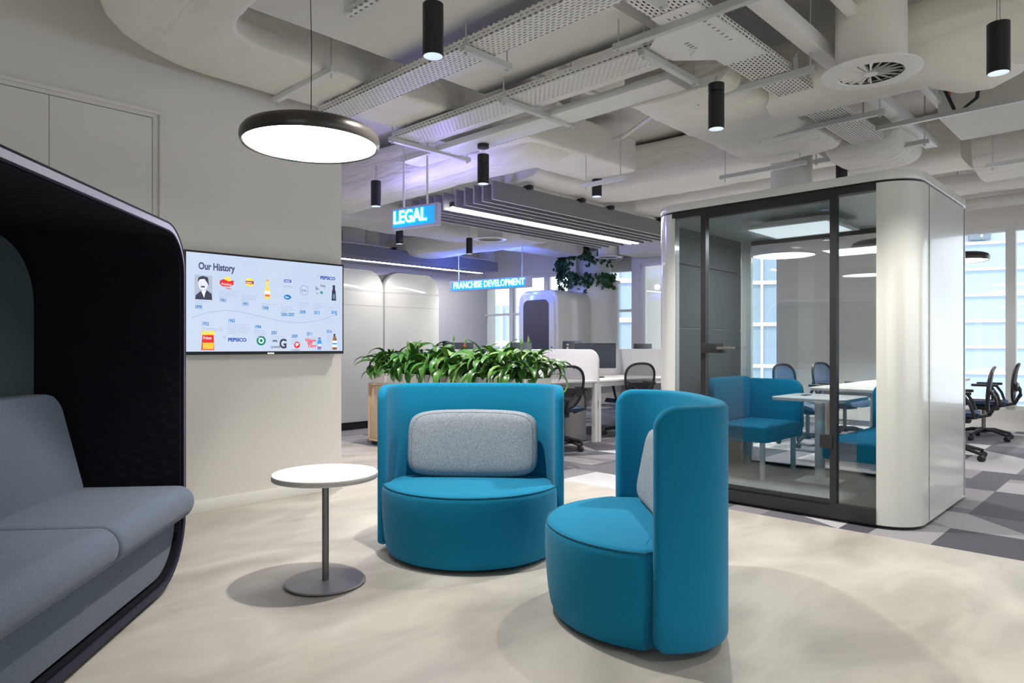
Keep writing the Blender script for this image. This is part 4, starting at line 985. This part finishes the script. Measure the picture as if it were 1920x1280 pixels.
# ================================================================ cable trays, rails and trunking
def tray(label, u, v, length, width, along, z=2.88, h=.055, m='tray', rails=(), lip=True, name='cable_tray'):
    """starts at grid (u,v) (centre of its width) and runs +V ('v') or +U ('u')"""
    o = thing(name, label, 'cable tray', G(u, v, z), TH if along == 'v' else TH-PI/2)
    mb = MB().box(-width/2, 0, 0, width/2, length, .002)
    if lip: mb.box(-width/2, 0, .002, -width/2+.002, length, h).box(width/2-.002, 0, .002, width/2, length, h).box(-width/2, 0, h-.002, -width/2+.012, length, h).box(width/2-.012, 0, h-.002, width/2, length, h)
    mb.done('tray_channel', M_[m], o, smooth=0)
    if m == 'tray': MB().box(-width/2+.012, .02, .006, width/2-.012, length-.02, .030).done('tray_shade_fill', M_['trayshade'], o, smooth=0)  # dark fill added in place of shade, so the slots read dark
    for y, x0, x1 in rails:
        rb = MB().box(x0, y-.02, -.042, x1, y+.02, -.004).box(x0-.001, y-.011, -.0425, x1+.001, y+.011, -.03).done('support_rail', M_['galv'], o, smooth=0)
        for x in (x0+.03, x1-.03): MB().cyl((x, y, -.06), (x, y, CEILZ-z), .005, 8).cyl((x, y, -.052), (x, y, -.042), .012, 6).done('hanger_rod', M_['galv'], rb)
    return o
tray('perforated white cable tray running from the large pendant to the top edge', 2.77, .6, 4.0, .215, 'v', rails=((2.35, -.14, .26), (1.25, -.2, .25)))
tray('perforated white cable tray behind the large downlight, ending by the tray junction', 3.545, 2.02, 2.70, .235, 'v', rails=((1.35, -.18, .62), (2.66, -.18, .72), (.22, -.15, .50)))
tray('perforated white cable tray running back over the right of the pod', 2.2, 1.875, 4.55, .25, 'u', rails=((1.05, -.45, .55), (2.15, -.55, .28), (3.3, -.62, .35), (4.35, -.55, .4)))
jp = thing('tray_junction', 'plain white junction plate where two perforated trays meet', 'cable tray', G(3.545, 1.875, 2.876), TH)
MB().prism([(-.42, -.135), (.42, -.135), (.42, .125), (.30, .125), (.125, .32), (-.125, .32), (-.30, .125), (-.42, .125)], -.002, .002).done('plate', M_['traysolid'], jp, smooth=0)
mb = MB()
for k in range(7): mb.box(-.20+k*.05, -.08, -.0032, -.194+k*.05, -.06, -.002)
for k in range(4): mb.box(-.03+k*.03, .12, -.0032, -.024+k*.03, .15, -.002)
for k in range(4): mb.box(-.36, -.05+k*.035, -.0032, -.335, -.045+k*.035, -.002)
mb.done('slot', M_['black'], jp, smooth=0)['kind'] = 'stuff'
MB().tube([(.06, .13, .004), (.03, .15, -.03), (.06, .16, -.04), (.08, .14, -.01)], .004, 6).done('hook', M_['galv'], jp)
def trunk(label, u, v, length, w, h, along, z, m='traysolid'):
    o = thing('cable_trunking', label, 'cable trunking', G(u, v, z), TH if along == 'v' else TH-PI/2)
    MB().box(-w/2, 0, 0, w/2, length, h).done('trunking_body', M_[m], o, bevel=.003); return o
trunk('narrow white trunking just beyond the second perforated tray', 3.735, 2.3, 2.35, .07, .05, 'v', 2.90)
tw = trunk('wide white trunking carrying the round canopy of a downlight', 3.99, 2.35, 2.85, .24, .055, 'v', 2.858)
MB().box(.128, .0, .0, .131, 2.6, .05).done('slotted_edge', M_['trayw'], tw, smooth=0)
trunk('white trunking running beside the perforated tray over the pod', 2.3, 1.60, 4.9, .10, .09, 'u', 2.96)
trunk('second white trunking running back above the pod, right of the first', 3.4, 1.36, 3.4, .06, .05, 'u', 3.08)
rl = tray('slotted white rail at the top left of the large downlight', 2.08, 2.2, 1.09, .042, 'v', z=2.96, m='trayw', h=.04)
rl2 = thing('strut_rail', 'thin white strut under the big curved duct left of the large pendant cable', 'rail', G(2.38, 3.92, 2.915), TH)
MB().box(-.02, 0, 0, .02, .80, .035).done('strut', M_['traysolid'], rl2, smooth=0)
for y in (.03, .77): MB().cyl((0, y, -.03), (0, y, CEILZ-2.915), .005, 8).done('hanger_rod', M_['galv'], rl2)
for k, (u, v0, v1, z, lb) in enumerate(((6.05, 2.3, 3.1, 2.72, 'galvanised strut under the duct left of the round duct drop'), (6.1, -1.5, 1.9, 2.90, 'galvanised strut crossing below the flat boxed duct at the right'),
                                        (7.3, -1.6, 1.2, 2.72, 'pale strut under the wrinkled ducts at the right edge'), (5.2, 3.6, 4.1, 2.66, 'short strut under the rounded duct end right of the LEGAL sign'))):
    o = thing('strut_rail', lb, 'rail', G(u, v0, z), TH)
    MB().box(-.02, 0, 0, .02, v1-v0, .035).done('strut', M_['galv'] if k < 2 else M_['traysolid'], o, smooth=0)
    for y in (.05, v1-v0-.05): MB().cyl((0, y, -.03), (0, y, CEILZ-z), .005, 8).done('hanger_rod', M_['galv'], o)
br = thing('angled_bracket', 'bent white bracket beside the perforated tray near the swirl diffuser', 'bracket', G(4.36, 1.72, 2.80), TH)
MB().bar((0, 0, .03), (0, 0, .17), .03, .012).bar((0, 0, .165), (.02, -.10, .34), .03, .012).done('bracket_arm', M_['galv'], br)
# pipes and conduits on the slab
for k, (pts, r, lb) in enumerate((([(3.7, 3.3, 3.22), (4.2, 3.3, 3.22), (4.35, 3.45, 3.22), (4.35, 3.9, 3.22)], .035, 'white pipe bend on the slab between the two trays'),
                                  ([(3.75, 3.6, 3.24), (5.6, 3.3, 3.24)], .022, 'thin white pipe on the slab right of the rounded duct end'),
                                  ([(5.0, 2.9, 3.2), (5.6, 3.9, 3.2), (5.65, 5.0, 3.2)], .02, 'thin white conduit on the slab beside the cable canopy'),
                                  ([(5.0, 1.2, 3.1), (5.9, 1.15, 3.12), (6.15, 1.25, 3.08)], .012, 'orange cable among the pipes over the pod'),
                                  ([(6.0, 1.0, 3.25), (6.05, 1.05, 2.98), (6.15, 1.2, 2.92), (6.12, 1.3, 3.2)], .014, 'dark looped cable over the right of the pod'))):
    m = M_['copper'] if 'orange' in lb else (M_['blackp'] if 'dark' in lb else M_['white'])
    o0 = Vector(pts[0]); o = MB().tube([Vector(p)-o0 for p in pts], r, 10).done('conduit' if r < .03 else 'pipe', m, smooth=60); place(o, G(o0.x, o0.y, o0.z), TH); tag(o, lb, 'cable' if m != M_['white'] else 'pipe')

# ================================================================ felt baffle rafts
def raft(label, u0, u1, vs, z0, z1, led_v, rail=True):
    o = thing('acoustic_baffle_raft', label, 'acoustic baffles', G(u0, vs[0], z0), TH, 'felt baffle rafts')
    for v in vs:
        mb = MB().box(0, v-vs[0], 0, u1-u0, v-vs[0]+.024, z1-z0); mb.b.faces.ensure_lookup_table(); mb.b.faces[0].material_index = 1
        mb.done('baffle', [M_['felt'], M_['feltlit']], o, smooth=0)
    y = led_v-vs[0]
    ch = MB().box(.02, y-.03, .02, u1-u0, y+.03, .075).done('light_channel', M_['black'], o, smooth=0)
    MB().box(.03, y-.022, .005, u1-u0-.01, y+.022, .0195).done('light_strip', M_['strip'], ch, smooth=0)
    W_ = vs[-1]-vs[0]
    for k, x in enumerate((.55, 1.5, 2.1, 3.3)):
        rb = MB().box(x-.02, -.05, z1-z0+.001, x+.02, W_+.06, z1-z0+.022).box(x-.03, -.06, z1-z0-.01, x+.03, .03, z1-z0+.035).done('cross_clamp', M_['black'], o, bevel=.003)
        for y2 in (.1, W_-.1): MB().cyl((x, y2, z1-z0+.02), (x, y2, CEILZ-z0), .002, 6).done('suspension_wire', M_['steel'], rb)
    MB().box(.5, .05, z1-z0+.025, u1-u0-.2, .07, z1-z0+.045).done('mounting_rail', M_['white'], o)
    return o
raft('grey felt baffles with a glowing line, the near group above the desks', 5.1, 8.9, [5.226, 5.378, 5.518, 5.666, 5.821, 6.04, 6.19, 6.31, 6.47, 6.62], 2.71, 2.91, 5.93)
raft('grey felt baffles with a glowing line, the far group above the cabins', 4.2, 10.2, [10.3+.13*k + (.06 if k > 3 else 0) for k in range(8)], 2.72, 2.92, 10.78)

# ================================================================ hanging signs
SA = math.atan2(-.567, .824)
def sign(label, word, loc, ln, h, size, poles, sx, glow, gcol, gl_pos, ptop):
    o = thing('hanging_sign', label, 'sign', loc, SA)
    MB().box(0, 0, 0, ln, .045, h).done('sign_box', mat('sign_face', (.55, .56, .80), .5), o, bevel=.003)
    MB().box(ln*.025, -.004, h*.10, ln*.93, -.0005, h*.90).done('glow_panel', M_.setdefault('glowp', emit('sign_glow_panel', (.02, .36, 1.0), .42)), o, smooth=0)
    text_mesh('letter_halo', word, size, emit('letter_halo_light', (.0, .50, 1.0), .8), o, (ln*.055, -.008, h*.27), extrude=.003, offset=size*.06, sx=sx)
    text_mesh('letters', word, size, emit('letter_light', (.80, .97, 1.0), .75), o, (ln*.055, -.016, h*.27), extrude=.006, offset=size*.010, sx=sx)
    for x in poles: MB().cyl((x, .022, h), (x, .022, ptop-loc[2]), .010, 12).done('suspension_pole', M_['white'], o)
    for gp in gl_pos:
        l = bpy.data.lights.new('sign_glow', 'POINT'); l.energy = glow; l.color = gcol; l.shadow_soft_size = .06
        lo = bpy.data.objects.new('sign_glow', l); COL.objects.link(lo); lo.parent = o; lo.location = gp
    return o
sign('hanging box sign with glowing blue letters LEGAL', 'LEGAL', (-1.125, 6.40, 2.22), .565, .20, .165, (.13, .42), .86, 8, (.34, .30, 1), [(.30, .40, .18), (-.35, .50, .28)], CEILZ-.15)
sign('long low sign with glowing blue letters FRANCHISE DEVELOPMENT', 'FRANCHISE DEVELOPMENT', (-1.19, 13.05, 2.18), 1.85, .2, .165, (.2, 1.65), .80, 14, (.08, .16, 1), [(.3, .1, .35), (1.3, .12, .35)], CEILZ)
